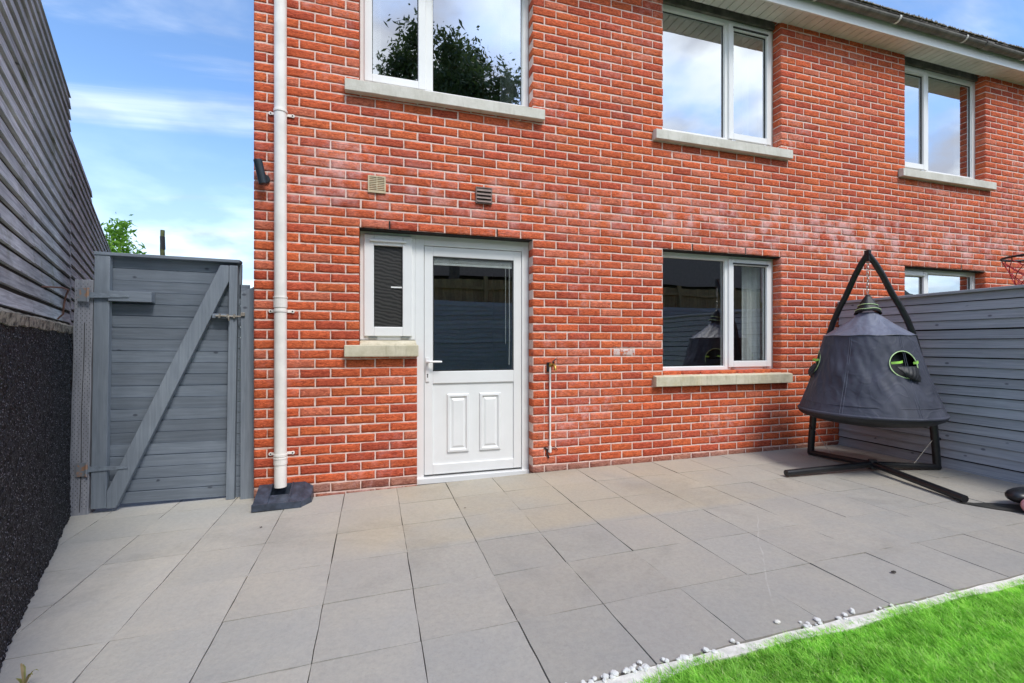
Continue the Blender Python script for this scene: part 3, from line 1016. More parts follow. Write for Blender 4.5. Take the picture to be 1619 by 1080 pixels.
# bottom filler so no gap under frames
# small window by the door
fr = MB(); fr.frame(-0.108, 0.338, 1.185, 2.085, RV, RV + 0.07, 0.045, 0.035, 0.04)
wD = fr.build('window', 'upvc', house, bevel=0.003); wD['label'] = 'narrow white window with rippled dark glass beside the door'
sa = MB(); sa.frame(-0.076, 0.312, 1.215, 2.058, RV - 0.018, RV + 0.045, 0.078, 0.078, 0.088); sa.build('opening_sash', 'upvc', wD, bevel=0.005)
pane(wD, 0.003, 0.232, 1.295, 1.968, RV + 0.012, 'obscure_glass')
tv = MB(); tv.box(-0.03, 0.262, RV - 0.036, RV - 0.0185, 1.998, 2.016); tv.build('trickle_vent', 'upvc', wD, bevel=0.004)
for hx in (-0.04, 0.22):
    hg = MB(); hg.box(hx, hx + 0.07, RV - 0.014, RV - 0.002, 1.198, 1.211); hg.build('hinge', 'chain_steel', wD)
lh = MB(); lh.box(0.14, 0.23, RV + 0.002, RV + 0.010, 1.622, 1.634); lh.build('handle', 'upvc', wD)
s_ = MB()
s_.box(-0.222, 0.352, D - 0.062, D - 0.004, 1.047, 1.142)
s_.prism([(D - 0.0045, 1.05), (RV - 0.004, 1.05), (RV - 0.004, 1.183), (D - 0.0045, 1.150)], -0.108, 0.343, 'x')
s_.build('sill', 'sill_stone', wD, bevel=0.008)

# door
df = MB()
df.box(0.3385, 0.413, RV, RV + 0.075, -0.03, 2.085)
df.box(1.297, 1.361, RV, RV + 0.075, -0.03, 2.085)
df.box(0.413, 1.297, RV, RV + 0.075, 1.997, 2.085)
df.build('door_frame', 'upvc', house, bevel=0.003)
th = MB(); th.box(0.347, 1.358, RV - 0.030, RV + 0.075, -0.045, 0.004)
th.build('threshold', 'upvc', house, bevel=0.004)
LY = RV + 0.008
dl = MB()
dl.frame(0.417, 1.293, 0.022, 1.993, LY, LY + 0.06, 0.073, 0.085, 0.083)
dl.box(0.490, 1.220, LY, LY + 0.06, 0.808, 0.913)
dl.box(0.489, 1.221, LY + 0.014, LY + 0.05, 0.10, 0.81)
door = dl.build('door', 'upvc', house, bevel=0.004)
for (a_, b_) in ((0.612, 0.810), (0.902, 1.100)):
    pn = MB()
    z0, z1 = 0.200, 0.714
    def fr_ring(o0, o1, y0, y1):
        V = [(a_ + o0, y0, z0 + o0), (b_ - o0, y0, z0 + o0), (b_ - o0, y0, z1 - o0), (a_ + o0, y0, z1 - o0),
             (a_ + o1, y1, z0 + o1), (b_ - o1, y1, z0 + o1), (b_ - o1, y1, z1 - o1), (a_ + o1, y1, z1 - o1)]
        return V, [(k, (k + 1) % 4, 4 + (k + 1) % 4, 4 + k) for k in range(4)]
    yb = LY + 0.0135
    for seg in ((0, 0.006, yb, yb - 0.014), (0.006, 0.022, yb - 0.014, yb - 0.016), (0.022, 0.034, yb - 0.016, yb - 0.002), (0.034, 0.040, yb - 0.002, yb - 0.002), (0.040, 0.058, yb - 0.002, yb - 0.011)):
        v_, f_ = fr_ring(*seg); pn.add(v_, f_)
    v_, f_ = fr_ring(0.058, 0.058, yb - 0.011, yb - 0.011); pn.add(v_[:4], [(0, 1, 2, 3)])
    import bmesh
    pn.build('raised_panel', 'upvc', door)
pane(door, 0.494, 1.216, 0.918, 1.905, LY + 0.011, 'glass_low')
hd = MB()
hd.box(0.428, 0.458, LY - 0.010, LY - 0.0005, 0.825, 1.035)
hd.tube([(0.443, LY - 0.009, 0.995), (0.443, LY - 0.052, 0.997), (0.455, LY - 0.058, 0.999), (0.56, LY - 0.056, 0.998)], [0.011, 0.010, 0.0095, 0.008], 10)
hnd = hd.build('handle', 'upvc', door, bevel=0.002)
kh = MB(); kh.box(0.4395, 0.4465, LY - 0.0115, LY - 0.0102, 0.862, 0.892); kh.tube([(0.443, LY - 0.0118, 0.888), (0.443, LY - 0.0100, 0.888)], 0.006, 10)
kh.build('keyhole', 'dark_slot', hnd)
bl = MB()
for k in range(5): bl.box(0.500, 1.210, LY + 0.019, LY + 0.029, 1.862 + k * 0.008, 1.8665 + k * 0.008)
bl.box(0.500, 1.210, LY + 0.019, LY + 0.029, 1.838, 1.858)
bl.tube([(1.185, LY + 0.024, 1.87), (1.187, LY + 0.024, 1.25), (1.183, LY + 0.024, 0.96)], 0.0035, 6)
bl.tube([(1.15, LY + 0.024, 1.87), (1.15, LY + 0.024, 1.15)], 0.002, 6)
bl.build('blind', 'curtain_white', door)

# eaves
sf = MB()
x = XL - 0.05
while x < XR:
    sf.box(x + 0.004, x + 0.096, D - 0.195, D + 0.012, EAVE, EAVE + 0.012)
    x += 0.1
sf.build('soffit', 'soffit_plastic', house)
q = MB(); q.box(XL - 0.05, XR, D - 0.19, D + 0.010, EAVE + 0.008, EAVE + 0.011); q.build('soffit_backing', 'dark_slot', house)
fa = MB(); fa.box(XL - 0.05, 4.498, D - 0.213, D - 0.196, EAVE - 0.004, EAVE + 0.128); fa.box(4.5, XR, D - 0.212, D - 0.1965, EAVE - 0.004, EAVE + 0.128)
fa.build('fascia', 'upvc', house, bevel=0.002)
gu = MB()
V = []; F = []
n_ = 10
GX = [XL - 0.05, XR]
cy, cz, rg = D - 0.264, EAVE + 0.138, 0.048
prof = [(cy - rg * math.cos(t_), cz - rg * math.sin(t_) * 0.9) for t_ in np.linspace(0, math.pi, n_)]
prof_in = [(cy - (rg - 0.004) * math.cos(t_), cz - (rg - 0.004) * math.sin(t_) * 0.9) for t_ in np.linspace(0, math.pi, n_)]
poly = prof + prof_in[::-1]
gu.prism(poly, GX[0], GX[1], 'x')
gut = gu.build('gutter', 'gutter_plastic', house)
for bx in (4.35, 5.52, 6.62, 7.75, 3.2, 2.0, 0.8, -0.3, 8.9):
    gb = MB()
    for dxx in (0,):
        pr = [(cy - (rg + 0.006) * math.cos(t_), cz - (rg + 0.006) * math.sin(t_) * 0.9) for t_ in np.linspace(-0.15, math.pi, n_)]
        pr2 = [(cy - (rg + 0.001) * math.cos(t_), cz - (rg + 0.001) * math.sin(t_) * 0.9) for t_ in np.linspace(-0.15, math.pi, n_)]
        gb.prism(pr + pr2[::-1], bx, bx + 0.025, 'x')
    gb.build('gutter_bracket', 'soffit_plastic', gut)
gj = MB()
pr = [(cy - (rg + 0.009) * math.cos(t_), cz - (rg + 0.009) * math.sin(t_) * 0.9) for t_ in np.linspace(-0.1, math.pi, n_)]
pr2 = [(cy - (rg + 0.001) * math.cos(t_), cz - (rg + 0.001) * math.sin(t_) * 0.9) for t_ in np.linspace(-0.1, math.pi, n_)]
gj.prism(pr + pr2[::-1], 6.98, 7.10, 'x'); gj.build('gutter_joint', 'gutter_plastic', gut)

# roof: tile courses both slopes
rf = MB()
eave_y = D - 0.285; z_e = EAVE + 0.175
run = ridge_y - eave_y
ncourse = 16
for side in (1, -1):
    for k in range(ncourse):
        d0, d1 = run * k / ncourse, run * (k + 1) / ncourse + 0.03
        za, zb = z_e + d0 * PITCH, z_e + d1 * PITCH
        ya = ridge_y - side * (run - d0); yb = ridge_y - side * (run - min(d1, run))
        xx = XL - 0.10
        while xx < XR + 0.1:
            jz = random.gauss(0, 0.002)
            if k < 4 and side == 1:
                rf.add([(xx + 0.002, ya, za + 0.0 + jz), (xx + 0.296, ya, za + jz), (xx + 0.296, yb, zb - 0.02), (xx + 0.002, yb, zb - 0.02),
                        (xx + 0.002, ya, za + 0.022 + jz), (xx + 0.296, ya, za + 0.022 + jz), (xx + 0.296, yb, zb), (xx + 0.002, yb, zb)],
                       [(0, 1, 2, 3), (4, 5, 6, 7), (0, 1, 5, 4), (1, 2, 6, 5), (2, 3, 7, 6), (3, 0, 4, 7)])
                xx += 0.3
            else:
                rf.add([(XL - 0.1, ya, za), (XR + 0.1, ya, za), (XR + 0.1, yb, zb - 0.02), (XL - 0.1, yb, zb - 0.02),
                        (XL - 0.1, ya, za + 0.022), (XR + 0.1, ya, za + 0.022), (XR + 0.1, yb, zb), (XL - 0.1, yb, zb)],
                       [(0, 1, 2, 3), (4, 5, 6, 7), (0, 1, 5, 4), (1, 2, 6, 5), (2, 3, 7, 6), (3, 0, 4, 7)])
                break
roof = rf.build('roof', 'tile', house)
mo_ = MB()
for _ in range(9000):
    x = random.uniform(XL - 0.05, XR); d0 = abs(random.gauss(0, 0.035))
    cyy = eave_y + d0 - 0.01; czz = z_e + 0.022 + d0 * PITCH
    r_ = random.uniform(0.005, 0.013) * (0.6 + 0.9 * float(vnoise(np.array([x * 3.0, 0.3, 0.7]))))
    V = []
    for a_ in range(5):
        q = 2 * math.pi * a_ / 5 + random.random()
        V.append((x + r_ * math.cos(q), cyy + r_ * math.sin(q), czz - 0.006))
    tx, ty = random.gauss(0, r_ * .6), -abs(random.gauss(0, r_ * .6))
    V.append((x + tx, cyy + ty, czz + r_ * random.uniform(.6, 1.5)))
    mo_.add(V, [(0, 1, 5), (1, 2, 5), (2, 3, 5), (3, 4, 5), (4, 0, 5)])
struct(mo_.build('moss_growth', 'moss', roof, fixn=False), 'stuff')

# downpipe
PX, PY, PR = -0.672, D - 0.058, 0.0435
dp = MB()
dp.tube([(PX, PY, 0.075), (PX, PY, 4.50), (PX, PY - 0.02, 4.58), (PX, cy, EAVE + 0.09)], PR, 24)
pipe = dp.build('downpipe', 'pipe_plastic', house, smooth=False)
pipe.data.shade_smooth(); pipe.data.set_sharp_from_angle(angle=R(48))
for z in (2.902, 1.40, 0.315):
    cl = MB()
    cl.tube([(PX, PY, z - 0.009), (PX, PY, z + 0.009)], PR + 0.005, 24)
    cl.box(PX - 0.078, PX + 0.078, D - 0.012, D - 0.004, z - 0.010, z + 0.010)
    for sx in (-1, 1):
        cl.tube([(PX + sx * 0.078, D - 0.013, z), (PX + sx * 0.078, D - 0.003, z)], 0.013, 12)
    cl.build('pipe_clip', 'pipe_plastic', pipe, bevel=0.001)
    for sx in (-1, 1):
        scw = MB(); scw.tube([(PX + sx * 0.076, D - 0.0155, z), (PX + sx * 0.076, D - 0.0128, z)], 0.0055, 8)
        scw.build('clip_screw', 'dark_slot', pipe)
for z0, z1 in ((1.425, 1.505), (0.245, 0.298)):
    so = MB(); so.tube([(PX, PY, z0), (PX, PY, z1 - 0.012), (PX, PY, z1 - 0.010), (PX, PY, z1)], [PR + 0.004, PR + 0.004, PR + 0.007, PR + 0.007], 24)
    so.build('pipe_socket', 'pipe_plastic', pipe, bevel=0.001)

# vents
def vent_beige():
    b_ = MB(); b_.frame(-0.044, 0.094, 2.372, 2.508, D - 0.016, D + 0.01, 0.011)
    b_.box(0.0215, 0.0285, D - 0.0155, D + 0.009, 2.383, 2.497)
    for k in range(8):
        z = 2.385 + k * 0.0142
        b_.box(-0.033, 0.0215, D - 0.012, D + 0.002, z, z + 0.0075); b_.box(0.0285, 0.083, D - 0.012, D + 0.002, z, z + 0.0075)
    o = b_.build('vent_grille', 'vent_beige', house); o['label'] = 'beige slatted wall vent'
    q = MB(); q.box(-0.034, 0.084, D + 0.0022, D + 0.008, 2.382, 2.498); q.build('vent_backing', 'dark_slot', o)
vent_beige()
b_ = MB(); b_.frame(0.840, 0.984, 2.362, 2.503, D - 0.022, D + 0.01, 0.008)
for k in range(4):
    z = 2.371 + k * 0.0315
    b_.add([(0.849, D - 0.030, z), (0.975, D - 0.030, z), (0.975, D - 0.012, z + 0.030), (0.849, D - 0.012, z + 0.030),
            (0.849, D - 0.026, z), (0.975, D - 0.026, z), (0.975, D - 0.008, z + 0.030), (0.849, D - 0.008, z + 0.030)],
           [(0, 1, 2, 3), (4, 5, 6, 7), (0, 1, 5, 4), (1, 2, 6, 5), (2, 3, 7, 6), (3, 0, 4, 7)])
o = b_.build('vent_grille', 'vent_brown', house); o['label'] = 'brown louvred wall vent'
q = MB(); q.box(0.847, 0.977, D - 0.004, D + 0.008, 2.369, 2.497); q.build('vent_backing', 'dark_slot', o)

# outside tap and its white pipe
tapp = MB()
tapp.tube([(1.522, D - 0.022, 0.195), (1.522, D - 0.022, 0.95)], 0.0085, 10)
tp2 = tapp.build('tap_pipe', 'pipe_plastic', house, smooth=True)
e_ = MB()
e_.tube([(1.522, D - 0.022, 0.23), (1.522, D - 0.022, 0.175)], 0.013, 12); e_.tube([(1.522, D - 0.022, 0.185), (1.522, D + 0.01, 0.180)], 0.015, 12)
e_.build('pipe_elbow', 'pipe_plastic', tp2)
bk = MB(); bk.tube([(1.515, D - 0.012, 0.12), (1.497, D - 0.006, 0.16), (1.50, D - 0.006, 0.2), (1.47, D - 0.006, 0.215)], 0.007, 6)
bk.tube([(1.53, D - 0.02, 0.205), (1.58, D - 0.012, 0.21), (1.60, D - 0.010, 0.185)], 0.0035, 6); bk.build('pipe_bracket', 'black_metal', tp2)
tb = MB()
tb.tube([(1.545, D + 0.005, 0.962), (1.545, D - 0.06, 0.962), (1.545, D - 0.085, 0.945), (1.545, D - 0.09, 0.915)], [0.014, 0.013, 0.012, 0.011], 12)
tb.tube([(1.522, D - 0.022, 0.945), (1.522, D - 0.022, 0.965), (1.545, D - 0.03, 0.965)], 0.013, 10)
tpb = tb.build('tap', 'brass', house, smooth=True)
th_ = MB(); th_.tube([(1.545, D - 0.045, 0.965), (1.548, D - 0.045, 0.99)], 0.008, 8); th_.tube([(1.528, D - 0.05, 0.985), (1.572, D - 0.045, 1.018)], 0.0055, 8)
th_.box(1.495, 1.530, D - 0.02, D - 0.004, 0.90, 0.985)
th_.build('tap_lever', 'black_metal', tpb)
# nail and blob on the brickwork
bb = MB()
for (x, z, r_) in ((2.345, 0.605, 0.010), (1.92, 0.60, 0.006)):
    bb = MB(); bb.tube([(x, D - 0.010, z), (x, D + 0.002, z)], r_, 10)
    bb.build('plugged_hole', 'salt_white', house)

# wall lamp
lp = empty('wall_lamp', (-0.80, D, 2.43)); tag(lp, 'small black cylinder spotlight on the brick corner left of the downpipe', 'wall light')
b_ = MB(); b_.tube([(-0.022, -0.075, 0.085), (0.012, -0.06, -0.085)], 0.030, 20); b_.build('lamp_body', 'lamp_black', lp, bevel=0.002)
b_ = MB(); b_.tube([(-0.021, -0.0755, 0.0856), (-0.0212, -0.0757, 0.087)], 0.024, 20); b_.build('lens', 'rubber_seal', lp)
b_ = MB(); b_.tube([(0.018, 0.002, -0.03), (0.018, -0.016, -0.03)], 0.03, 20); b_.tube([(0.018, -0.015, -0.03), (0.006, -0.05, -0.03)], 0.009, 10); b_.build('bracket', 'lamp_black', lp)

# drain cover under the downpipe
dc = empty('drain_cover', (-0.655, 3.745, ground_z(-0.65))); tag(dc, 'dark blue-grey plastic drain cover leaning at the foot of the white downpipe', 'drain cover')
dm = MB()
# plate: front edge low, back edge resting up against the wall; hole in the middle
def plate(x0, x1, y0, y1, zf):
    dm.add([(x0, y0, zf(x0, y0) - 0.022), (x1, y0, zf(x1, y0) - 0.022), (x1, y1, zf(x1, y1) - 0.022), (x0, y1, zf(x0, y1) - 0.022),
            (x0, y0, zf(x0, y0)), (x1, y0, zf(x1, y0)), (x1, y1, zf(x1, y1)), (x0, y1, zf(x0, y1))],
           [(0, 3, 2, 1), (4, 5, 6, 7), (0, 1, 5, 4), (1, 2, 6, 5), (2, 3, 7, 6), (3, 0, 4, 7)])
zf = lambda x, y: 0.045 + (y + 0.12) * 0.38
plate(-0.17, -0.075, -0.12, 0.098, zf); plate(0.055, 0.15, -0.12, 0.098, zf)
plate(-0.0749, 0.0549, -0.12, -0.02, lambda x, y: zf(x, y) - 0.005)
dm.box(-0.173, 0.152, -0.132, -0.1195, 0.003, 0.052)
dm.add([(0.15, -0.12, 0.003), (0.15, 0.10, 0.003), (0.15, 0.10, 0.125), (0.15, -0.12, 0.044), (0.21, -0.03, 0.003), (0.21, 0.10, 0.003), (0.205, 0.10, 0.09), (0.205, -0.03, 0.05)],
       [(0, 1, 2, 3), (4, 5, 6, 7), (0, 4, 5, 1), (3, 2, 6, 7), (0, 3, 7, 4), (1, 5, 6, 2)])
dm.box(-0.17, 0.15, 0.0985, 0.102, 0.003, 0.125)
dm.box(-0.172, -0.1701, -0.12, 0.1, 0.003, 0.05)
for x in (-0.083, 0.060):
    dm.add([(x, -0.119, zf(x, -.119) + .0002), (x + 0.010, -0.119, zf(x, -.119) + .0002), (x + 0.010, 0.095, zf(x, .095) + .0002), (x, 0.095, zf(x, .095) + .0002),
            (x + .002, -0.119, zf(x, -.119) + .007), (x + 0.008, -0.119, zf(x, -.119) + .007), (x + 0.008, 0.095, zf(x, .095) + .007), (x + .002, 0.095, zf(x, .095) + .007)],
           [(4, 5, 6, 7), (0, 1, 5, 4), (1, 2, 6, 5), (2, 3, 7, 6), (3, 0, 4, 7)])
dm.build('cover_plate', 'drain_plastic', dc, bevel=0.004)
gm = MB(); gm.box(-0.0745, 0.0545, -0.0195, 0.095, 0.02, 0.028)
for k in range(6): gm.box(-0.0745 + k * 0.022, -0.066 + k * 0.022, -0.0195, 0.095, 0.029, 0.040)
gm.build('grating', 'drain_grate', dc)

# ------------------------------------------------------------------ board fences in a local frame: x along, face towards -y, z up
def boards(mb, s0, s1, z0, z1, pitch, th, lap=0.012, seams=(), warp=0.003, colvar=0.12, tilt=0.010, seed=1, tint=(1, 1, 1), rev=False, gap=0.004):
    r_ = random.Random(seed)
    cuts = [s0] + [q for q in seams if s0 < q < s1] + [s1]
    z = z0; k = 0
    while z < z1 - 0.02:
        zt = min(z + pitch - gap, z1)
        for a_, b_ in zip(cuts[:-1], cuts[1:]):
            cv = 1 + r_.uniform(-colvar, colvar); col = tuple(cv * q for q in tint)
            oz = r_.gauss(0, 0.0016); ph = r_.uniform(0, 50); n_ = max(2, int((b_ - a_) / 0.08))
            V = []; F = []
            tl = tilt * r_.uniform(0.7, 1.3)
            for i in range(n_ + 1):
                x = a_ + 0.002 + (b_ - a_ - 0.004) * i / n_
                w1 = warp * (vnoise(np.array([x * 2.2 + ph, ph, 0.5])) - 0.5) * 2
                w2 = warp * (vnoise(np.array([x * 2.6 + ph, ph + 7, 0.5])) - 0.5) * 2
                # lower edge stands forward, upper edge tucks under the next board
                if rev: V += [(x, -th * 0.6, z - lap + oz + w1), (x, -th - tl, zt + oz + w2), (x, 0, zt + oz + w2), (x, 0, z - lap + oz + w1)]
                else: V += [(x, -th - tl, z - lap + oz + w1), (x, -th * 0.6, zt + oz + w2), (x, 0, zt + oz + w2), (x, 0.001, z - lap + oz + w1)]
                if i:
                    q = 4 * (i - 1)
                    for kk in range(4): F.append((q + kk, q + 4 + kk, q + 4 + (kk + 1) % 4, q + (kk + 1) % 4))
            F.append((0, 1, 2, 3)); F.append(tuple(4 * n_ + kk for kk in (3, 2, 1, 0)))
            mb.add(V, F, col)
        z += pitch; k += 1

# left garden wall (black pebbledash) and tall weathered fence above
ldir = Vector((-0.371, 0.928, 0)).normalized()
LROT = math.atan2(ldir.y, ldir.x)
gw = empty('garden_wall', (-1.36, 2.22, -0.02), LROT)
# in this frame +x runs away from the camera, -y is the garden side? check: local -y maps to world (sin, -cos)
tag(gw, 'low black pebbledashed garden wall with a crumbling pale top under the tall fence', 'wall')
# local -y direction in world: (ldir.y, -ldir.x) = points to +X (garden side)
ns, nzz = 420, 130
S, Zg = np.meshgrid(np.linspace(-1.25, 2.9, ns), np.linspace(-0.2, 1.29, nzz), indexing='ij')
dn = (vnoise(np.stack([S * 55, Zg * 55, S * 0 + 1], -1)) - 0.5) * 0.014 + (vnoise(np.stack([S * 8, Zg * 8, S * 0 + 4], -1)) - 0.5) * 0.012
P = np.stack([S, -0.01 - dn, Zg], -1).reshape(-1, 3)
idx = np.arange(ns * nzz).reshape(ns, nzz)
Fq = np.stack([idx[:-1, :-1], idx[1:, :-1], idx[1:, 1:], idx[:-1, 1:]], -1).reshape(-1, 4)
pb = raw_mesh('render_face', P, Fq, np.ones((len(P), 3)), 'pebbledash', gw, smooth=True)
b_ = MB(); b_.box(-1.25, 2.9, 0.006, 0.25, -0.2, 1.285); b_.build('wall_core', 'rendered_wall', gw)
cpm = MB()
V = []; F = []
n_ = 360
for i in range(n_ + 1):
    x = -1.25 + 4.15 * i / n_
    w_ = float(vnoise(np.array([x * 14, 1.5, 2.5]))); w2 = float(vnoise(np.array([x * 19, 4.5, 2.5])))
    V += [(x, -0.012 - 0.018 * w_, 1.262 - 0.03 * w2), (x, -0.020 - 0.014 * w2, 1.285 + 0.012 * w_), (x, 0.004, 1.30 + 0.018 * w2), (x, 0.10, 1.30), (x, 0.10, 1.26)]
    if i:
        q = 5 * (i - 1)
        for kk in range(5): F.append((q + kk, q + 5 + kk, q + 5 + (kk + 1) % 5, q + (kk + 1) % 5))
cpm.add(V, F); cpm.build('capping', 'rough_capping', gw)

lf = empty('tall_fence', (-1.36, 2.22, 0), LROT)
tag(lf, 'tall weathered grey lap-board fence standing on the black wall', 'fence')
fb = MB()
kw = dict(pitch=0.0895, th=0.012, lap=0.0, gap=0.019, tilt=0.004, warp=0.0026, colvar=0.16)
boards(fb, -1.25, 2.47, 1.318, 3.13, seams=(0.16, 0.96), seed=5, **kw)
boards(fb, 2.475, 4.3, 0.0, 2.87, seams=(), seed=6, **kw)
boards(fb, 4.305, 9.5, 0.0, 2.73, seams=(6.2, 8.0), seed=8, **kw)
bk_ = MB(); bk_.box(-1.25, 2.47, 0.052, 0.055, 1.29, 3.12); bk_.box(2.47, 4.3, 0.052, 0.055, 0, 2.86); bk_.box(4.3, 9.5, 0.052, 0.055, 0, 2.72)
bk_.build('shadow_gap_sheet', 'dark_slot', lf)  # added black sheet, stands in for the shade between lapped boards
fb.build('board_panel', 'weathered_board', lf).location = (0, 0.05, 0)
for s in (-1.2, -0.35, 0.96, 2.47, 4.3, 6.2, 8.0, 9.45):
    q = MB(); q.box(s - 0.045, s + 0.045, 0.056, 0.14, -0.1, 3.10 if s < 2.48 else 2.70); q.build('post', 'post_wood', lf)
# rusty hook on the fence
hk = empty('wall_hook', (-1.36, 2.22, 0), LROT); tag(hk, 'rusty bent iron hook fixed low on the tall weathered fence', 'hook')
b_ = MB(); b_.tube([(1.05, 0.02, 1.47), (1.10, -0.055, 1.475), (1.17, -0.075, 1.47), (1.22, -0.06, 1.44), (1.235, -0.05, 1.39), (1.25, -0.045, 1.33), (1.26, -0.02, 1.30)], 0.0045, 8)
b_.build('hook', 'rust', hk, smooth=True)

# ------------------------------------------------------------------ gate post, gate, latch post
gp_ = MB()
V = []
def taper(mb, x0b, x1b, x0t, x1t, y0, y1, z0, z1, n_=14, jit=0.0015):
    V = []; F = []
    for i in range(n_ + 1):
        u = i / n_; z = z0 + (z1 - z0) * u
        a_ = x0b + (x0t - x0b) * u + random.gauss(0, jit); b2 = x1b + (x1t - x1b) * u + random.gauss(0, jit)
        V += [(a_, y0, z), (b2, y0, z), (b2, y1, z), (a_, y1, z)]
        if i:
            q = 4 * (i - 1)
            for kk in range(4): F.append((q + kk, q + 4 + kk, q + 4 + (kk + 1) % 4, q + (kk + 1) % 4))
    F.append((3, 2, 1, 0)); F.append(tuple(4 * n_ + k for k in range(4)))
    mb.add(V, F)
GP = empty('gate_post', (-2.01, 4.0, 0)); tag(GP, 'grey incised timber post between the black wall and the gate', 'post')
taper(gp_, -0.062, 0.052, -0.023, 0.085, 0.0, 0.10, -0.12, 1.61)
gp_.build('post', 'post_wood', GP, bevel=0.004)
inc = MB()
for k in range(100):
    z = -0.03 + k * 0.0162
    for c_ in range(5):
        x = -0.048 + 0.026 * c_ + 0.023 * z + (0.011 if k % 2 else 0)
        if x > 0.045 + 0.02 * z: continue
        inc.box(x, x + 0.0035, -0.0012, 0.002, z, z + 0.009)
struct(inc.build('incisions', 'incision_grey', GP), 'stuff')
crk = MB(); pts = [(0.006 + 0.021 * z + 0.003 * math.sin(z * 7), -0.0006, z) for z in np.linspace(-0.05, 1.3, 24)]
crk.tube(pts, 0.0018, 5); crk.build('crack', 'dark_slot', GP)

GT = empty('garden_gate', (-1.94, 4.0, -0.035), 0.0); GT.rotation_euler = (0, R(0.75), 0)
tag(GT, 'blue-grey painted timber side gate with a diagonal brace, closed between post and house', 'gate')
W_ = 0.918; Hh = 1.838
pb_ = MB(); boards(pb_, 0.01, W_ - 0.003, 0.012, Hh - 0.013, 0.0868, 0.010, 0.0, rev=True, gap=0.0045, tilt=0.009, warp=0.0014, seed=11, colvar=0.16)
pb_.build('board_panel', 'gate_paint', GT).location = (0, 0.058, 0)
q = MB(); q.box(0.01, W_ - 0.003, 0.0582, 0.064, 0.012, Hh - 0.013); q.build('backing_sheet', 'gate_paint', GT)
q = MB(); q.box(0.0, 0.092, -0.005, 0.040, 0.0, Hh - 0.012); q.build('stile', 'gate_upright', GT, bevel=0.004)
q = MB(); q.box(W_ - 0.068, W_ - 0.010, -0.004, 0.038, -0.005, Hh - 0.034); q.build('stile', 'gate_upright', GT, bevel=0.004)
q = MB(); q.box(-0.005, W_ + 0.004, -0.010, 0.075, Hh - 0.012, Hh + 0.012); q.build('top_rail', 'gate_paint', GT, bevel=0.004)
q = MB(); q.box(W_ - 0.009, W_ + 0.006, 0.040, 0.07, 1.55, Hh - 0.013); q.build('edge_strip', 'gate_upright', GT, bevel=0.003)
q = MB()
bx0, bz0, bx1, bz1 = 0.094, -0.004, W_ - 0.070, Hh - 0.036
wv_ = 0.105
q.prism([(bx0, bz0), (bx0 + 0.055, bz0), (bx1, bz1 - 0.125), (bx1, bz1), (bx1 - 0.058, bz1), (bx0, bz0 + 0.125)], -0.006, 0.038, 'y')
q.build('brace', 'gate_upright', GT, bevel=0.004)
q = MB(); q.box(0.0925, 0.355, -0.022, 0.038, 1.497, 1.572); q.build('hinge_rail', 'gate_paint', GT, bevel=0.003)
def strap_hinge(z, L, x0, yoff, rustc):
    h_ = MB()
    h_.add([(x0, -0.0, z - 0.020), (x0 + L, 0, z - 0.008), (x0 + L, 0, z + 0.008), (x0, 0, z + 0.020), (x0, 0.004, z - 0.020), (x0 + L, 0.004, z - 0.008), (x0 + L, 0.004, z + 0.008), (x0, 0.004, z + 0.020)],
           [(0, 1, 2, 3), (4, 5, 6, 7), (0, 1, 5, 4), (1, 2, 6, 5), (2, 3, 7, 6), (3, 0, 4, 7)])
    for k in range(3): h_.tube([(x0 + 0.03 + k * (L - 0.05) / 2, -0.002, z), (x0 + 0.03 + k * (L - 0.05) / 2, 0.002, z)], 0.004, 8)
    o = h_.build('hinge_strap', 'painted_steel', GT); o.location = (0, yoff, 0)
    k_ = MB(); k_.box(x0 - 0.068, x0 - 0.014, -0.001, 0.003, z - 0.048, z + 0.048); k_.tube([(x0 - 0.008, -0.002, z - 0.05), (x0 - 0.008, -0.002, z + 0.05)], 0.008, 10)
    k2 = k_.build('hinge_plate', rustc, o)
strap_hinge(1.535, 0.235, -0.015, -0.027, 'rusty_paint'); strap_hinge(0.29, 0.235, -0.015, -0.012, 'rusty_paint')
b_ = MB(); b_.box(W_ - 0.175, W_ - 0.075, -0.010, -0.0065, 1.395, 1.425); b_.box(W_ - 0.174, W_ - 0.0695, -0.009, 0.036, 1.393, 1.427)
bo = b_.build('bolt', 'painted_steel', GT, bevel=0.002)
b_ = MB(); b_.tube([(W_ - 0.15, -0.016, 1.41), (W_ + 0.028, -0.016, 1.41)], 0.0065, 10)
for k in (0.13, 0.075, 0.03): b_.box(W_ - k, W_ - k + 0.012, -0.0245, -0.0102, 1.396, 1.426)
b_.tube([(W_ - 0.066, -0.018, 1.41), (W_ - 0.06, -0.028, 1.40), (W_ - 0.058, -0.028, 1.375)], 0.006, 8)
b_.build('bolt_bar', 'steel', bo)
LP = empty('latch_post', (-0.985, 3.99, 0)); tag(LP, 'narrow blue-grey painted batten fixed between gate and brick corner', 'post')
q = MB(); q.prism([(0.0, -0.06), (0.098, -0.06), (0.098, 1.597), (0.004, 1.548)], -0.02, 0.03, 'y'); q.build('batten', 'gate_upright', LP, bevel=0.003)
q = MB(); q.box(0.006, 0.034, -0.034, -0.0205, 1.365, 1.392); q.build('keep', 'steel', LP, bevel=0.002)
q = MB()
for k in range(20): q.box(-0.05, 0.05, 0.05, 0.062, -0.05 + k * 0.0835, 0.029 + k * 0.0835)
q.build('back_boards', 'gate_paint', LP)

# ------------------------------------------------------------------ right boundary fence (X = 5)
rfz = empty('boundary_fence', (5.0, D - 0.012, 0), R(-90)); tag(rfz, 'low dark grey painted horizontal board fence behind the hanging pod', 'fence')
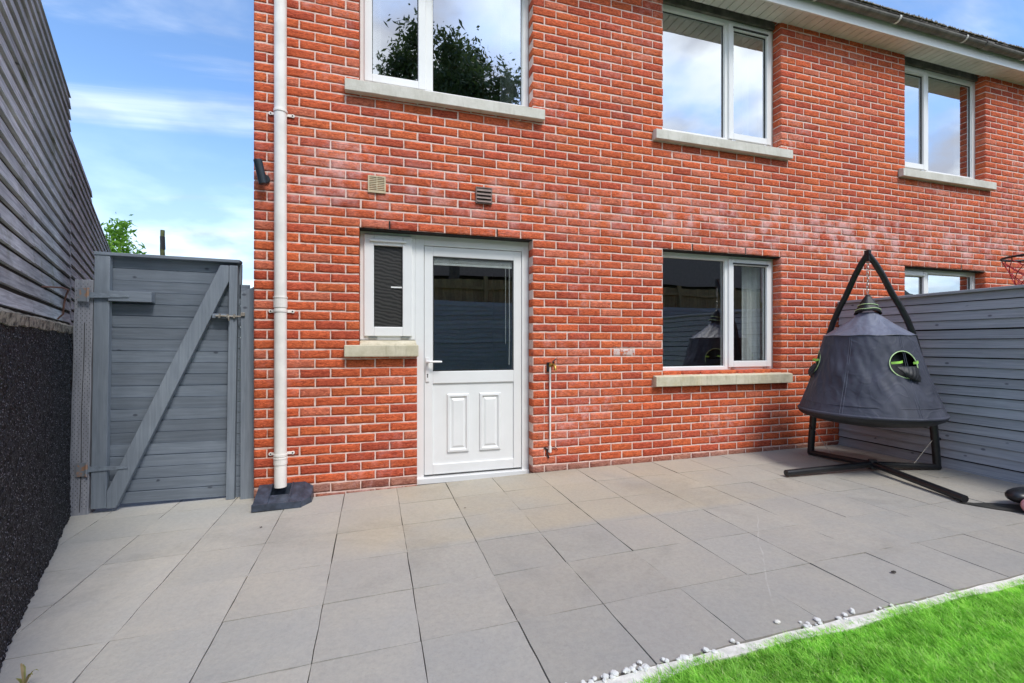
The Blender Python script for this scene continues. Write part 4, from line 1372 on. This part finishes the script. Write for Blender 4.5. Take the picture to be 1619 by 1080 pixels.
# local x runs towards -Y (towards the camera); local -y maps to world -X
fb = MB(); boards(fb, 0.0, 7.8, 0.03, 1.60, 0.0835, 0.018, 0.0, seams=(1.83, 3.66, 5.5), tilt=0.006, warp=0.0012, seed=21, colvar=0.10, gap=0.0075)
bk_ = MB(); bk_.box(0.0, 7.8, 0.0315, 0.0318, 0.03, 1.60); bk_.build('shadow_gap_sheet', 'dark_slot', rfz)  # dark sheet added so the board gaps read as shadow lines
fb.build('board_panel', 'fence_paint', rfz).location = (0, 0.03, 0)
q = MB(); q.box(0.0, 7.8, -0.012, 0.075, 1.602, 1.628); q.build('top_rail', 'fence_paint', rfz, bevel=0.004)
q = MB(); q.box(0.0, 7.8, 0.0, 0.05, -0.06, 0.028); q.build('gravel_board', 'fence_paint', rfz)
for s in (0.05, 1.83, 3.66, 5.5, 7.3):
    q = MB(); q.box(s - 0.04, s + 0.04, 0.032, 0.10, -0.1, 1.60); q.build('post', 'fence_paint', rfz)

# ------------------------------------------------------------------ swing stand and hanging pod
C0 = Vector((4.31, 3.03, 0))
P3 = Vector((4.26, 3.57, 0)); P4 = Vector((4.86, 2.80, 0)); P1 = Vector((3.375, 3.045, 0)); P2 = Vector((4.03, 2.165, 0))
HUB = Vector((4.27, 2.96, 0))
SS = empty('swing_stand', (C0.x, C0.y, 0)); tag(SS, 'black tubular steel stand with two bowed uprights and four splayed feet', 'swing stand')
def L(v, z): return (v.x - C0.x, v.y - C0.y, z)
gz = ground_z(4.2)
for nm, p, zz in (('foot_bar', P1, 0.052), ('foot_bar', P2, 0.052), ('foot_bar', P3, 0.050), ('foot_bar', P4, 0.050)):
    q = MB()
    st = HUB + (HUB - p).normalized() * 0.04
    q.tube([L(st, gz + zz + 0.012), L(HUB + (p - HUB) * 0.5, gz + zz - 0.006), L(p, gz + 0.030)], 0.027, 16)
    o = q.build(nm, 'black_metal', SS, smooth=False)
    o.data.shade_smooth(); o.data.set_sharp_from_angle(angle=R(48))
q = MB(); q.tube([L(HUB, gz + 0.02), L(HUB, gz + 0.10)], 0.034, 16); q.build('hub', 'black_metal', SS)
prof_ = [(0.00, 0.03), (0.02, 0.20), (0.05, 0.40), (0.12, 0.66), (0.21, 0.93), (0.33, 1.20), (0.42, 1.345), (0.53, 1.475), (0.64, 1.585), (0.79, 1.765), (0.90, 1.875), (0.99, 1.945)]
for p in (P3, P4):
    pin = p + (C0 - p).normalized() * 0.015
    q = MB(); q.tube([L(pin + (C0 - pin) * a_, gz + z) for a_, z in prof_], [0.030] * 4 + [0.0255] * 8, 16)
    o = q.build('upright', 'black_metal', SS); o.data.shade_smooth(); o.data.set_sharp_from_angle(angle=R(48))
    q = MB(); m_ = pin + (C0 - pin) * 0.03; q.tube([L(m_, gz + 0.28), (m_.x - C0.x + 0.045 * (1 if p is P4 else -1), m_.y - C0.y - 0.01, gz + 0.28)], 0.014, 8); q.build('clamp_knob', 'black_metal', o)
    q = MB(); hb = HUB + (p - HUB) * 0.62; q.tube([L(m_, gz + 0.30), L(hb, gz + 0.06)], 0.003, 6); q.build('guy_wire', 'steel', o)
q = MB(); q.box(-0.016, 0.016, -0.022, 0.022, 1.905, 2.005); q.tube([(0, -0.03, 1.965), (0, 0.03, 1.965)], 0.010, 8); q.build('apex_bracket', 'black_metal', SS, bevel=0.003)

POD = empty('hanging_pod', (C0.x, C0.y, 0.0)); tag(POD, 'charcoal fabric hanging pod tent with lime green trimmed round openings', 'hanging tent')
# azimuth towards the camera
cam_az = math.atan2(-C0.y, -C0.x)
NPH, NZ = 220, 110
Zr, Zs, Zt = 0.545, 1.226, 1.456
Rr, Rs, Rt = 0.533, 0.330, 0.066
def seg_r(ph):      # slightly polygonal, six panels
    k = 6; a_ = ((ph - cam_az - R(22)) % (2 * math.pi / k)) - math.pi / k
    return 1.0 - 0.035 * (1 - np.cos(0) / 1.0) + 0.030 * (1 / np.cos(a_) / (1 / math.cos(math.pi / k)) - 0.93)
def pod_r(z):
    u = (Zs - z) / (Zs - Zr)
    return Rs + (Rr - Rs) * u - 0.014 * math.sin(math.pi * u)
phs = np.linspace(0, 2 * math.pi, NPH, endpoint=False)
zs = np.linspace(Zr, Zs, NZ)
op_az = [cam_az + R(38), cam_az + R(38 + 120), cam_az - R(81)]
OZ, ORAD = 0.981, 0.114
V = np.zeros((NPH, NZ, 3))
for j, z in enumerate(zs):
    r0 = pod_r(z)
    cr_ = vnoise(np.stack([np.cos(phs) * 5 + 10, np.sin(phs) * 5 + 10, phs * 0 + z * 6.5 + 3], -1)) - 0.5
    cr2 = vnoise(np.stack([np.cos(phs) * 14 + 30, np.sin(phs) * 14 + 30, phs * 0 + z * 10 + 9], -1)) - 0.5
    # slanting pulls
    pull = np.abs(((phs * 5.2 + z * 5.5) % 1.0) - 0.5) - 0.25
    rr = r0 * np.array([seg_r(p) for p in phs]) + (cr_ * 0.022 + cr2 * 0.010 + pull * 0.010) * math.sin(math.pi * min(1, max(0.08, (Zs - z) / (Zs - Zr)))) ** 0.7
    V[:, j, 0] = rr * np.cos(phs); V[:, j, 1] = rr * np.sin(phs); V[:, j, 2] = z
# cut the round openings: drop cells inside, snap rim vertices on the circle
dist = np.full((NPH, NZ), 9.0)
for az in op_az:
    R0 = pod_r(OZ)
    for i, ph in enumerate(phs):
        dph = (ph - az + math.pi) % (2 * math.pi) - math.pi
        if abs(dph) > 0.6: continue
        for j, z in enumerate(zs):
            s = dph * R0; t_ = (z - OZ) * 1.04
            d_ = math.hypot(s, t_)
            dist[i, j] = min(dist[i, j], d_)
            cell = 0.013
            if abs(d_ - ORAD) < cell * 0.5:
                k = ORAD / max(d_, 1e-6)
                s2_, t2 = s * k, t_ * k
                p2 = az + s2_ / R0; z2 = OZ + t2 / 1.04
                rad = math.hypot(V[i, j, 0], V[i, j, 1]) + (pod_r(z2) - pod_r(z))
                V[i, j] = (rad * math.cos(p2), rad * math.sin(p2), z2)
fs = []
for i in range(NPH):
    i2 = (i + 1) % NPH
    for j in range(NZ - 1):
        if min(dist[i, j], dist[i2, j], dist[i, j + 1], dist[i2, j + 1]) < ORAD - 0.0066: continue
        fs.append((i * NZ + j, i2 * NZ + j, i2 * NZ + j + 1, i * NZ + j + 1))
raw_mesh('tent_wall', V.reshape(-1, 3), np.array(fs), np.ones((NPH * NZ, 3)), 'tent_cloth', POD, smooth=True)
# roof cone
rc = MB(); V = []; F = []
nR = 10
for i in range(96):
    ph = 2 * math.pi * i / 96
    for j in range(nR + 1):
        u = j / nR
        z = Zs + (Zt - 0.02 - Zs) * u
        r_ = Rs * 1.012 * (1 - u) + Rt * u - 0.018 * math.sin(math.pi * u)
        r_ *= 1 + 0.03 * math.sin(ph * 12) * math.sin(math.pi * u) + 0.02 * math.sin(ph * 7 + 1) * u
        if u == 0: z += 0.003 * math.sin(ph * 9)
        V.append((r_ * math.cos(ph) * seg_r(ph), r_ * math.sin(ph) * seg_r(ph), z))
for i in range(96):
    for j in range(nR):
        a_ = i * (nR + 1) + j; b2 = ((i + 1) % 96) * (nR + 1) + j
        F.append((a_, b2, b2 + 1, a_ + 1))
rc.add(V, F); rc.build('tent_roof', 'tent_roof_cloth', POD, smooth=True)
q = MB(); V = []; F = []
# seam piping round the shoulder
for i in range(96):
    ph = 2 * math.pi * i / 96; r_ = Rs * 1.014 * seg_r(ph)
    for k in range(6):
        t_ = 2 * math.pi * k / 6
        V.append(((r_ + 0.0035 * math.cos(t_)) * math.cos(ph), (r_ + 0.0035 * math.cos(t_)) * math.sin(ph), Zs + 0.003 * math.sin(ph * 9) + 0.0035 * math.sin(t_)))
for i in range(96):
    for k in range(6):
        F.append((i * 6 + k, ((i + 1) % 96) * 6 + k, ((i + 1) % 96) * 6 + (k + 1) % 6, i * 6 + (k + 1) % 6))
q.add(V, F); q.build('shoulder_piping', 'tent_roof_cloth', POD, smooth=True)
# seat bowl
q = MB(); V = []; F = []
nb = 10; n_ = 96
for i in range(n_):
    ph = 2 * math.pi * i / n_
    for j in range(nb + 1):
        u = j / nb
        r_ = Rr * 1.012 * (1 - u ** 1.9) ** 0.9 if u < 1 else 0.0
        z = Zr + 0.008 - 0.012 * (u > 0) - 0.135 * (u ** 0.75)
        w_ = 1 + 0.012 * math.sin(ph * 11) * (u * (1 - u)) * 4
        V.append((r_ * w_ * math.cos(ph), r_ * w_ * math.sin(ph), z))
for i in range(n_):
    for j in range(nb):
        a_ = i * (nb + 1) + j; b2 = ((i + 1) % n_) * (nb + 1) + j
        F.append((a_, b2, b2 + 1, a_ + 1))
q.add(V, F); q.build('seat_bowl', 'tent_dark', POD, smooth=True)
q = MB(); q.ring((0, 0, Zr), (1, 0, 0), (0, 1, 0), Rr * 0.998, 0.013, 96, 8); q.build('rim_hem', 'tent_cloth', POD, smooth=True)
q = MB()
V = [(0.46 * math.cos(2 * math.pi * k / 40), 0.46 * math.sin(2 * math.pi * k / 40), Zr - 0.01) for k in range(40)]
V += [(v_[0], v_[1], v_[2] - 0.01) for v_ in V]
q.add(V, [tuple(range(40)), tuple(range(40, 80))] + [(k, (k + 1) % 40, 40 + (k + 1) % 40, 40 + k) for k in range(40)]); q.build('cushion', 'tent_dark', POD)
# vertical seams with stitching ridges
q = MB()
for kk in range(6):
    ph = cam_az + R(22) - math.pi / 6 * 0 + kk * math.pi / 3 - R(42)
    for dph in (-0.02, 0.02):
        pts = []
        for z in np.linspace(Zr, Zs, 14):
            p_ = ph + dph; r_ = pod_r(z) * seg_r(p_) + 0.003
            pts.append((r_ * math.cos(p_), r_ * math.sin(p_), z))
        q.tube(pts, 0.0012, 5, caps=False)
q.build('seam', 'tent_roof_cloth', POD)
# hem line near the bottom
q = MB(); q.ring((0, 0, 0.627), (1, 0, 0), (0, 1, 0), pod_r(0.627) * 1.0, 0.003, 96, 5); q.build('hem_seam', 'tent_cloth', POD)
# openings: trim, inner sleeve, loose door flap and straps
for ai, az in enumerate(op_az):
    R0 = pod_r(OZ)
    def surf(s, t_, out=0.0):
        z = OZ + t_ / 1.04; p_ = az + s / R0; r_ = pod_r(z) * seg_r(p_) + out
        return Vector((r_ * math.cos(p_), r_ * math.sin(p_), z))
    q = MB(); pts = [surf(ORAD * math.cos(t_), ORAD * math.sin(t_), 0.004) for t_ in np.linspace(0, 2 * math.pi, 48)]
    q.tube(pts, 0.0042, 8, caps=False); tr_ = q.build('opening_trim', 'pale_green_trim', POD, smooth=True)
    # dark flap sagging from the lower half, tongue hanging out
    q = MB(); V = []; F = []
    nn, mm = 18, 12
    for i in range(nn + 1):
        s = -0.075 + 0.175 * i / nn
        for j in range(mm + 1):
            u = j / mm
            t_ = -0.015 - 0.135 * u + (0.045 * (1 - i / nn) * u)
            out = 0.010 + 0.030 * math.sin(math.pi * min(1, u * 0.8)) * math.sin(math.pi * (0.15 + 0.75 * i / nn)) + 0.004 * math.sin(i * 1.7 + j)
            sc_ = 1 - 0.55 * u * (1 - 0.6 * i / nn)
            V.append(surf(0.03 + (s - 0.03) * sc_, t_, out))
    for i in range(nn):
        for j in range(mm):
            a_ = i * (mm + 1) + j; F.append((a_, a_ + mm + 1, a_ + mm + 2, a_ + 1))
    q.add(V, F); fl_ = q.build('door_flap', 'tent_dark', POD, smooth=True)
    so_ = fl_.modifiers.new('thickness', 'SOLIDIFY'); so_.thickness = 0.004
    for (sa_, sb_) in ((-0.106, -0.02), (0.068, 0.112)):
        q = MB(); V = []; F = []
        for k in range(9):
            u = k / 8; s = sa_ + (sb_ - sa_) * u
            o_ = 0.012 + 0.022 * math.sin(math.pi * u)
            for dz in (-0.010, 0.010):
                V.append(surf(s, 0.012 + dz + 0.012 * u, o_ + (0.0 if dz < 0 else 0.002)))
            if k: F.append((2 * k - 2, 2 * k, 2 * k + 1, 2 * k - 1))
        q.add(V, F); o = q.build('strap', 'green_trim', tr_); so_ = o.modifiers.new('thickness', 'SOLIDIFY'); so_.thickness = 0.003
# inner dark lining, so openings read as dark inside
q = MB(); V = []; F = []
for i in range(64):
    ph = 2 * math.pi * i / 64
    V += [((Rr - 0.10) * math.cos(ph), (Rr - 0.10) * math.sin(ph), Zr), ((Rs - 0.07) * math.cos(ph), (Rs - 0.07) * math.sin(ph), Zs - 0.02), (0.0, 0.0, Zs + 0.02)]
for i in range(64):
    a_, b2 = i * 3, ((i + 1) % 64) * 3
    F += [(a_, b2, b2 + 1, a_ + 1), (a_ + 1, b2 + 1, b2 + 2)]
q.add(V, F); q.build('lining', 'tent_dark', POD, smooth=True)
# cap with flaps
q = MB(); V = []; F = []
n_ = 48
for i in range(n_):
    ph = 2 * math.pi * i / n_
    for j in range(7):
        u = j / 6
        lift = 0.018 * math.cos(2 * (ph - cam_az)) + 0.010 * math.sin(3 * ph)
        r_ = 0.012 + 0.085 * u ** 0.9 * (1 + 0.10 * math.sin(4 * ph))
        V.append((r_ * math.cos(ph), r_ * math.sin(ph), 1.600 - 0.160 * u + lift * u * u))
for i in range(n_):
    for j in range(6):
        a_ = i * 7 + j; b2 = ((i + 1) % n_) * 7 + j
        F.append((a_, b2, b2 + 1, a_ + 1))
q.add(V, F); cp = q.build('cap', 'tent_dark', POD, smooth=True); so_ = cp.modifiers.new('thickness', 'SOLIDIFY'); so_.thickness = 0.004
for zoff, rad_k, swing in ((-0.018, 0.86, 0.016), (0.035, 0.60, -0.02)):
    q = MB(); pts = []
    for i in range(n_ + 1):
        ph = 2 * math.pi * i / n_
        lift = 0.018 * math.cos(2 * (ph - cam_az)) + 0.010 * math.sin(3 * ph)
        u = rad_k + swing * math.sin(ph * 2 + 1)
        r_ = 0.014 + 0.087 * u ** 0.9 * (1 + 0.10 * math.sin(4 * ph))
        pts.append((r_ * math.cos(ph), r_ * math.sin(ph), 1.603 - 0.160 * u + lift * u * u))
    q.tube(pts, 0.0034, 6, caps=False); q.build('cap_trim', 'pale_green_trim', cp, smooth=True)
# chain
q = MB()
z = 1.945; k = 0
while z > 1.585:
    ax = (1, 0, 0) if k % 2 else (0, 1, 0)
    sq = MB(); c_ = Vector((0.004 * math.sin(k), 0, z))
    pts = []
    for t_ in np.linspace(0, 2 * math.pi, 17):
        pts.append(c_ + Vector(ax) * 0.009 * math.cos(t_) + Vector((0, 0, 1)) * 0.017 * math.sin(t_))
    q.tube(pts, 0.0030, 6, caps=False)
    z -= 0.026; k += 1
q.build('chain', 'chain_steel', POD, smooth=True)

# ------------------------------------------------------------------ basketball hoop beyond the fence
HC = Vector((5.88, 2.62, 0))
BH = empty('basketball_hoop', (HC.x, HC.y, 0), R(-30)); tag(BH, 'basketball hoop with dark rim and red net above the grey fence', 'basketball hoop')
q = MB(); q.ring((0, 0, 1.96), (1, 0, 0), (0, 1, 0), 0.228, 0.011, 48, 10)
q.tube([(0.228, -0.06, 1.955), (0.36, -0.09, 1.93)], 0.010, 8); q.tube([(0.228, 0.06, 1.955), (0.36, 0.09, 1.93)], 0.010, 8)
for k in range(10):
    t_ = 2 * math.pi * (k + .3) / 10
    q.tube([(0.228 * math.cos(t_), 0.228 * math.sin(t_), 1.95), (0.224 * math.cos(t_), 0.224 * math.sin(t_), 1.925)], 0.004, 6)
q.build('rim', 'black_metal', BH, smooth=True)
q = MB()
for k in range(10):
    for sgn in (-1, 1):
        pts = []
        for j in range(7):
            u = j / 6; t_ = 2 * math.pi * (k + .3 + sgn * (0.5 * j)) / 10
            r_ = 0.224 - 0.115 * u ** 0.8
            pts.append((r_ * math.cos(t_), r_ * math.sin(t_), 1.93 - 0.33 * u))
        q.tube(pts, 0.0036, 5, caps=False)
q.build('net', 'net_red', BH, smooth=True)
q = MB(); q.box(0.36, 0.39, -0.42, 0.42, 1.82, 2.42); q.build('backboard', 'backboard', BH, bevel=0.01)
q = MB(); q.tube([(0.44, 0, 0), (0.44, 0, 2.2)], 0.035, 14); q.build('pole', 'black_metal', BH)
q = MB(); q.box(0.15, 0.75, -0.3, 0.3, -0.02, 0.12); q.build('base', 'black_metal', BH, bevel=0.03)

# ------------------------------------------------------------------ toy at the right edge
TY = empty('ride_on_toy', (4.27, 1.93, ground_z(4.4))); tag(TY, 'black and pink ribbed children\'s toy lying on the patio by the fence', 'toy')
q = MB(); V = []; F = []
for i in range(24):
    th_a = math.pi * i / 23
    for j in range(24):
        ph = 2 * math.pi * j / 24
        x = 0.05 + 0.14 * math.cos(th_a); r_ = 0.052 * math.sin(th_a) ** 0.7
        V.append((x, 0.055 + r_ * math.cos(ph) * 1.5, 0.085 + r_ * math.sin(ph)))
for i in range(23):
    for j in range(24):
        F.append((i * 24 + j, (i + 1) * 24 + j, (i + 1) * 24 + (j + 1) % 24, i * 24 + (j + 1) % 24))
q.add(V, F); q.build('shell', 'black_metal', TY, smooth=True)
for k in range(9):
    pass
q = MB(); V = []; F = []
nn = 90
for i in range(nn + 1):
    x = -0.135 + 0.36 * i / nn
    e = min(1.0, (i / 8)) if i < 8 else 1.0
    r_ = 0.050 * math.sqrt(max(0.0, 1 - (1 - e) ** 2)) + 0.0035 * math.sin(i * 2 * math.pi / 6)
    for j in range(24):
        ph = 2 * math.pi * j / 24
        V.append((x, -0.045 + r_ * math.cos(ph), 0.055 + r_ * math.sin(ph)))
for i in range(nn):
    for j in range(24):
        F.append((i * 24 + j, (i + 1) * 24 + j, (i + 1) * 24 + (j + 1) % 24, i * 24 + (j + 1) % 24))
q.add(V, F); q.build('ribbed_roller', 'pink_rubber', TY, smooth=True)
# shadow beside it, painted as a flat dark patch on the slabs
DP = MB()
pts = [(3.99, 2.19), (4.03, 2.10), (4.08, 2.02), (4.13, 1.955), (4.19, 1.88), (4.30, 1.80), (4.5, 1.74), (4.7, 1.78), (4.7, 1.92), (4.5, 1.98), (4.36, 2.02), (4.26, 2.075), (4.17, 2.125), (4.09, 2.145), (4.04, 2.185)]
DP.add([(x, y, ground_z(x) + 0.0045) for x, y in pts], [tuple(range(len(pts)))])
simple('shadow_paint', (0.035, 0.033, 0.028), 0.6, var=0.3, nscale=12)
struct(DP.build('painted_shadow', 'shadow_paint'))

# ------------------------------------------------------------------ pebbles, debris, weed
def stone_mesh(name, r_, mat, seed):
    import bmesh
    rr = random.Random(seed)
    bm = bmesh.new(); bmesh.ops.create_icosphere(bm, subdivisions=2, radius=r_)
    sx, sy, sz = rr.uniform(.8, 1.3), rr.uniform(.8, 1.2), rr.uniform(.55, .85)
    for v in bm.verts:
        k = 1 + rr.uniform(-.14, .14)
        v.co = Vector((v.co.x * sx * k, v.co.y * sy * k, v.co.z * sz * k))
    me = bpy.data.meshes.new(name); bm.to_mesh(me); bm.free(); me.materials.append(M[mat])
    return me
stones = [stone_mesh('pebble', 0.0095, 'pebble_white', k) for k in range(6)]
gx = [random.gauss(c_, s_) for c_, s_, n in ((0.66, 0.05, 10), (0.80, 0.05, 12), (0.93, 0.05, 12), (1.05, 0.05, 9), (1.20, 0.04, 3), (1.32, 0.02, 2), (1.72, 0.04, 8), (1.92, 0.05, 6), (2.15, 0.05, 6), (2.5, 0.1, 3)) for _ in range(n)]
for i, x in enumerate(gx):
    o = bpy.data.objects.new('pebble', stones[i % 6]); scene.collection.objects.link(o)
    s_ = random.uniform(0.45, 1.35)
    o.location = (x, 1.412 + random.gauss(0.006, 0.010), ground_z(x) + 0.0055 * s_ + 0.001)
    o.rotation_euler = (0, 0, random.uniform(0, 6)); o.scale = (s_, s_, s_)
    where = 'in the crowded run at the left end of the lawn kerb' if x < 1.13 else 'on the sparse kerb left of the lone beige stone' if x < 1.5 else 'on the kerb just right of the lone beige stone' if x < 2.3 else 'at the far right end of the lawn kerb'
    tag(o, 'small white pebble ' + where, 'pebble', 'white pebbles along the lawn kerb')
o = bpy.data.objects.new('stone', stone_mesh('stone', 0.012, 'kerb_stone', 42)); scene.collection.objects.link(o)
o.location = (1.589, 1.475, ground_z(1.6) + 0.007); tag(o, 'lone beige stone lying on the slabs away from the kerb', 'stone')
for i, (x, y, lab) in enumerate(((2.483, 1.621, 'dark curled leaf lying on the slabs near the lawn'), (-0.70, 3.30, 'tiny dark speck of debris on the slabs below the drain cover'), (0.62, 3.18, 'tiny dark crumb of debris on the slabs in front of the door'))):
    q = MB(); r_ = 0.013 if i == 0 else 0.006
    V = [(r_ * math.cos(a_) * (1 + .5 * random.random()), r_ * math.sin(a_) * .7, 0.002 + 0.006 * random.random()) for a_ in np.linspace(0, 2 * math.pi, 9)[:-1]] + [(0, 0, 0.012 if i == 0 else 0.005)]
    q.add(V, [(k, (k + 1) % 8, 8) for k in range(8)] + [tuple(range(7, -1, -1))])
    o = q.build('leaf_litter', 'leaf_debris'); o.location = (x, y, ground_z(x) + 0.002); tag(o, lab, 'debris')
WD = empty('weed', (-1.17, 2.02, ground_z(-1.17))); tag(WD, 'small weed growing from the joint at the foot of the black wall', 'weed')
for k in range(9):
    q = MB(); a_ = random.uniform(0, 2 * math.pi); ln = random.uniform(0.03, 0.07); w_ = 0.004
    d_ = Vector((math.cos(a_), math.sin(a_), 0)); n2v = Vector((-d_.y, d_.x, 0))
    V = []; F = []
    for j in range(6):
        u = j / 5; c_ = d_ * ln * u * 0.8 + Vector((0, 0, ln * math.sin(u * 2.0)))
        ww = w_ * math.sin(math.pi * (0.12 + 0.88 * u))
        V += [c_ + n2v * ww, c_ - n2v * ww]
        if j: F.append((2 * j - 2, 2 * j, 2 * j + 1, 2 * j - 1))
    q.add(V, F, (0.30, 0.30, 0.09) if k % 3 else (0.45, 0.33, 0.16)); q.build('blade', 'leaf', WD)

# ------------------------------------------------------------------ trees
def crown(name, centre, rad, n, leaf, cols, parent, seed, clumps=60, squash=1.0):
    r_ = np.random.default_rng(seed)
    cc_ = []
    while len(cc_) < clumps:
        p = r_.normal(0, 0.55, 3)
        if np.linalg.norm(p) < 1.0: cc_.append(p)
    cc_ = np.array(cc_)
    ci = r_.integers(0, clumps, n)
    P = cc_[ci] + r_.normal(0, 0.13, (n, 3))
    P = P * np.array(rad) * np.array([1, 1, squash]) + np.array(centre)
    d1 = r_.normal(0, 1, (n, 3)); d1 /= np.linalg.norm(d1, axis=1)[:, None]
    d2 = np.cross(d1, r_.normal(0, 1, (n, 3))); d2 /= np.linalg.norm(d2, axis=1)[:, None]
    ln = leaf * r_.uniform(0.6, 1.3, (n, 1)); wd = ln * 0.35
    V = np.stack([P - d1 * ln, P + d2 * wd, P + d1 * ln, P - d2 * wd], 1).reshape(-1, 3)
    F = np.arange(4 * n).reshape(n, 4)
    tone = (0.35 * r_.random((n, 1)) + 0.65 * r_.random((clumps, 1))[ci])
    C = np.array(cols[0]) * (1 - tone) + np.array(cols[1]) * tone
    return raw_mesh('crown', V, F, np.repeat(C, 4, 0), 'leaf', parent), cc_ * np.array(rad) + np.array(centre)
def tree(name, base_, height, centre, rad, n, leaf, cols, label, seed, tr=0.15):
    T = empty(name, base_); tag(T, label, 'tree')
    cw, cl_ = crown('crown', centre, rad, n, leaf, cols, T, seed)
    q = MB(); q.tube([(0, 0, -0.1), (0.05, 0, centre[2] * 0.5), (centre[0] * .6, centre[1] * .6, centre[2])], [tr, tr * .75, tr * .35], 10)
    for k in range(0, 22):
        p = cl_[k]; q.tube([(centre[0] * .3, centre[1] * .3, centre[2] * random.uniform(.5, .85)), tuple((np.array([0, 0, centre[2] * .85]) + p) / 2), tuple(p)], [tr * .3, tr * .18, tr * .05], 6)
    q.build('trunk', 'trunk_bark', T)
    return T
tree('ash_tree', (-8.25, 17.1, -0.15), 5, (0.05, 0, 3.75), (1.25, 1.3, 1.35), 5200, 0.10, ((0.10, 0.24, 0.02), (0.26, 0.50, 0.05)), 'leafy light green tree peeping over the fence beyond the gate', 31, 0.12)
tree('garden_tree', (2.9, -9.4, -0.15), 13, (0, 0, 10.6), (2.5, 2.4, 2.6), 26000, 0.11, ((0.035, 0.06, 0.018), (0.11, 0.16, 0.045)), 'tall dark tree reflected in the upper window above the door', 33, 0.25)

# weathered pole beyond the gate
PL = empty('old_pole', (-4.58, 12.2, -0.15)); tag(PL, 'thin mossy old pole rising behind the side gate', 'pole')
q = MB(); q.tube([(0.07, 0, 0), (0.05, 0, 2.1), (0.01, 0, 2.95), (-0.01, 0, 3.45), (-0.005, 0, 3.885)], [0.065, 0.06, 0.052, 0.046, 0.042], 10); q.build('shaft', 'mossy_bark', PL)
q = MB(); q.tube([(0.0, 0, 3.45), (-0.008, 0, 3.74)], 0.050, 10); q.build('sleeve', 'black_metal', PL)

# ------------------------------------------------------------------ garden behind the camera (seen in the panes)
BF = empty('rear_fence', (-3.4, -4.0, 0)); tag(BF, 'dark grey board fence at the end of the garden, seen mirrored in the panes', 'fence')
q = MB(); boards(q, 0, 17.4, 0.0, 2.28, 0.12, 0.014, 0.006, seams=(1.8, 3.6, 5.4, 7.2), tilt=0.012, seed=41)
o = q.build('board_panel', 'fence_paint', BF); o.rotation_euler = (0, 0, R(180)); o.location = (17.4, 0, 0)
TF = empty('timber_fence', (-4.2, -4.35, 0)); tag(TF, 'pale timber close-board fence rising behind the dark rear fence', 'fence')
q = MB()
for k in range(190):
    x = k * 0.105; v_ = random.uniform(0.75, 1.15)
    q.box(x, x + 0.1, -0.02, random.uniform(-0.004, 0.004), 0, 2.92 + random.gauss(0, .006), col=(v_, v_, v_))
q.build('pales', 'raw_timber', TF)
q = MB(); q.box(0, 20, 0.021, 0.06, 2.66, 2.74); q.build('rail', 'raw_timber', TF)
for k in range(9):
    q = MB(); q.box(0.8 + k * 2.1, 0.9 + k * 2.1, 0.021, 0.09, 0, 3.0); q.build('post', 'raw_timber', TF)
NB = empty('neighbour_house', (1.0, -12, 0)); tag(NB, 'neighbouring low dark house beyond the rear fence, seen mirrored in the panes', 'house')
q = MB(); q.box(-8, 30, -7, 0, -0.2, 4.2); q.build('wall', 'rendered_wall', NB)
q = MB(); q.prism([(-7.5, 4.1), (0.5, 4.1), (-3.5, 7.4)], -8.5, 30.5, 'x'); q.build('roof', 'rendered_wall', NB)
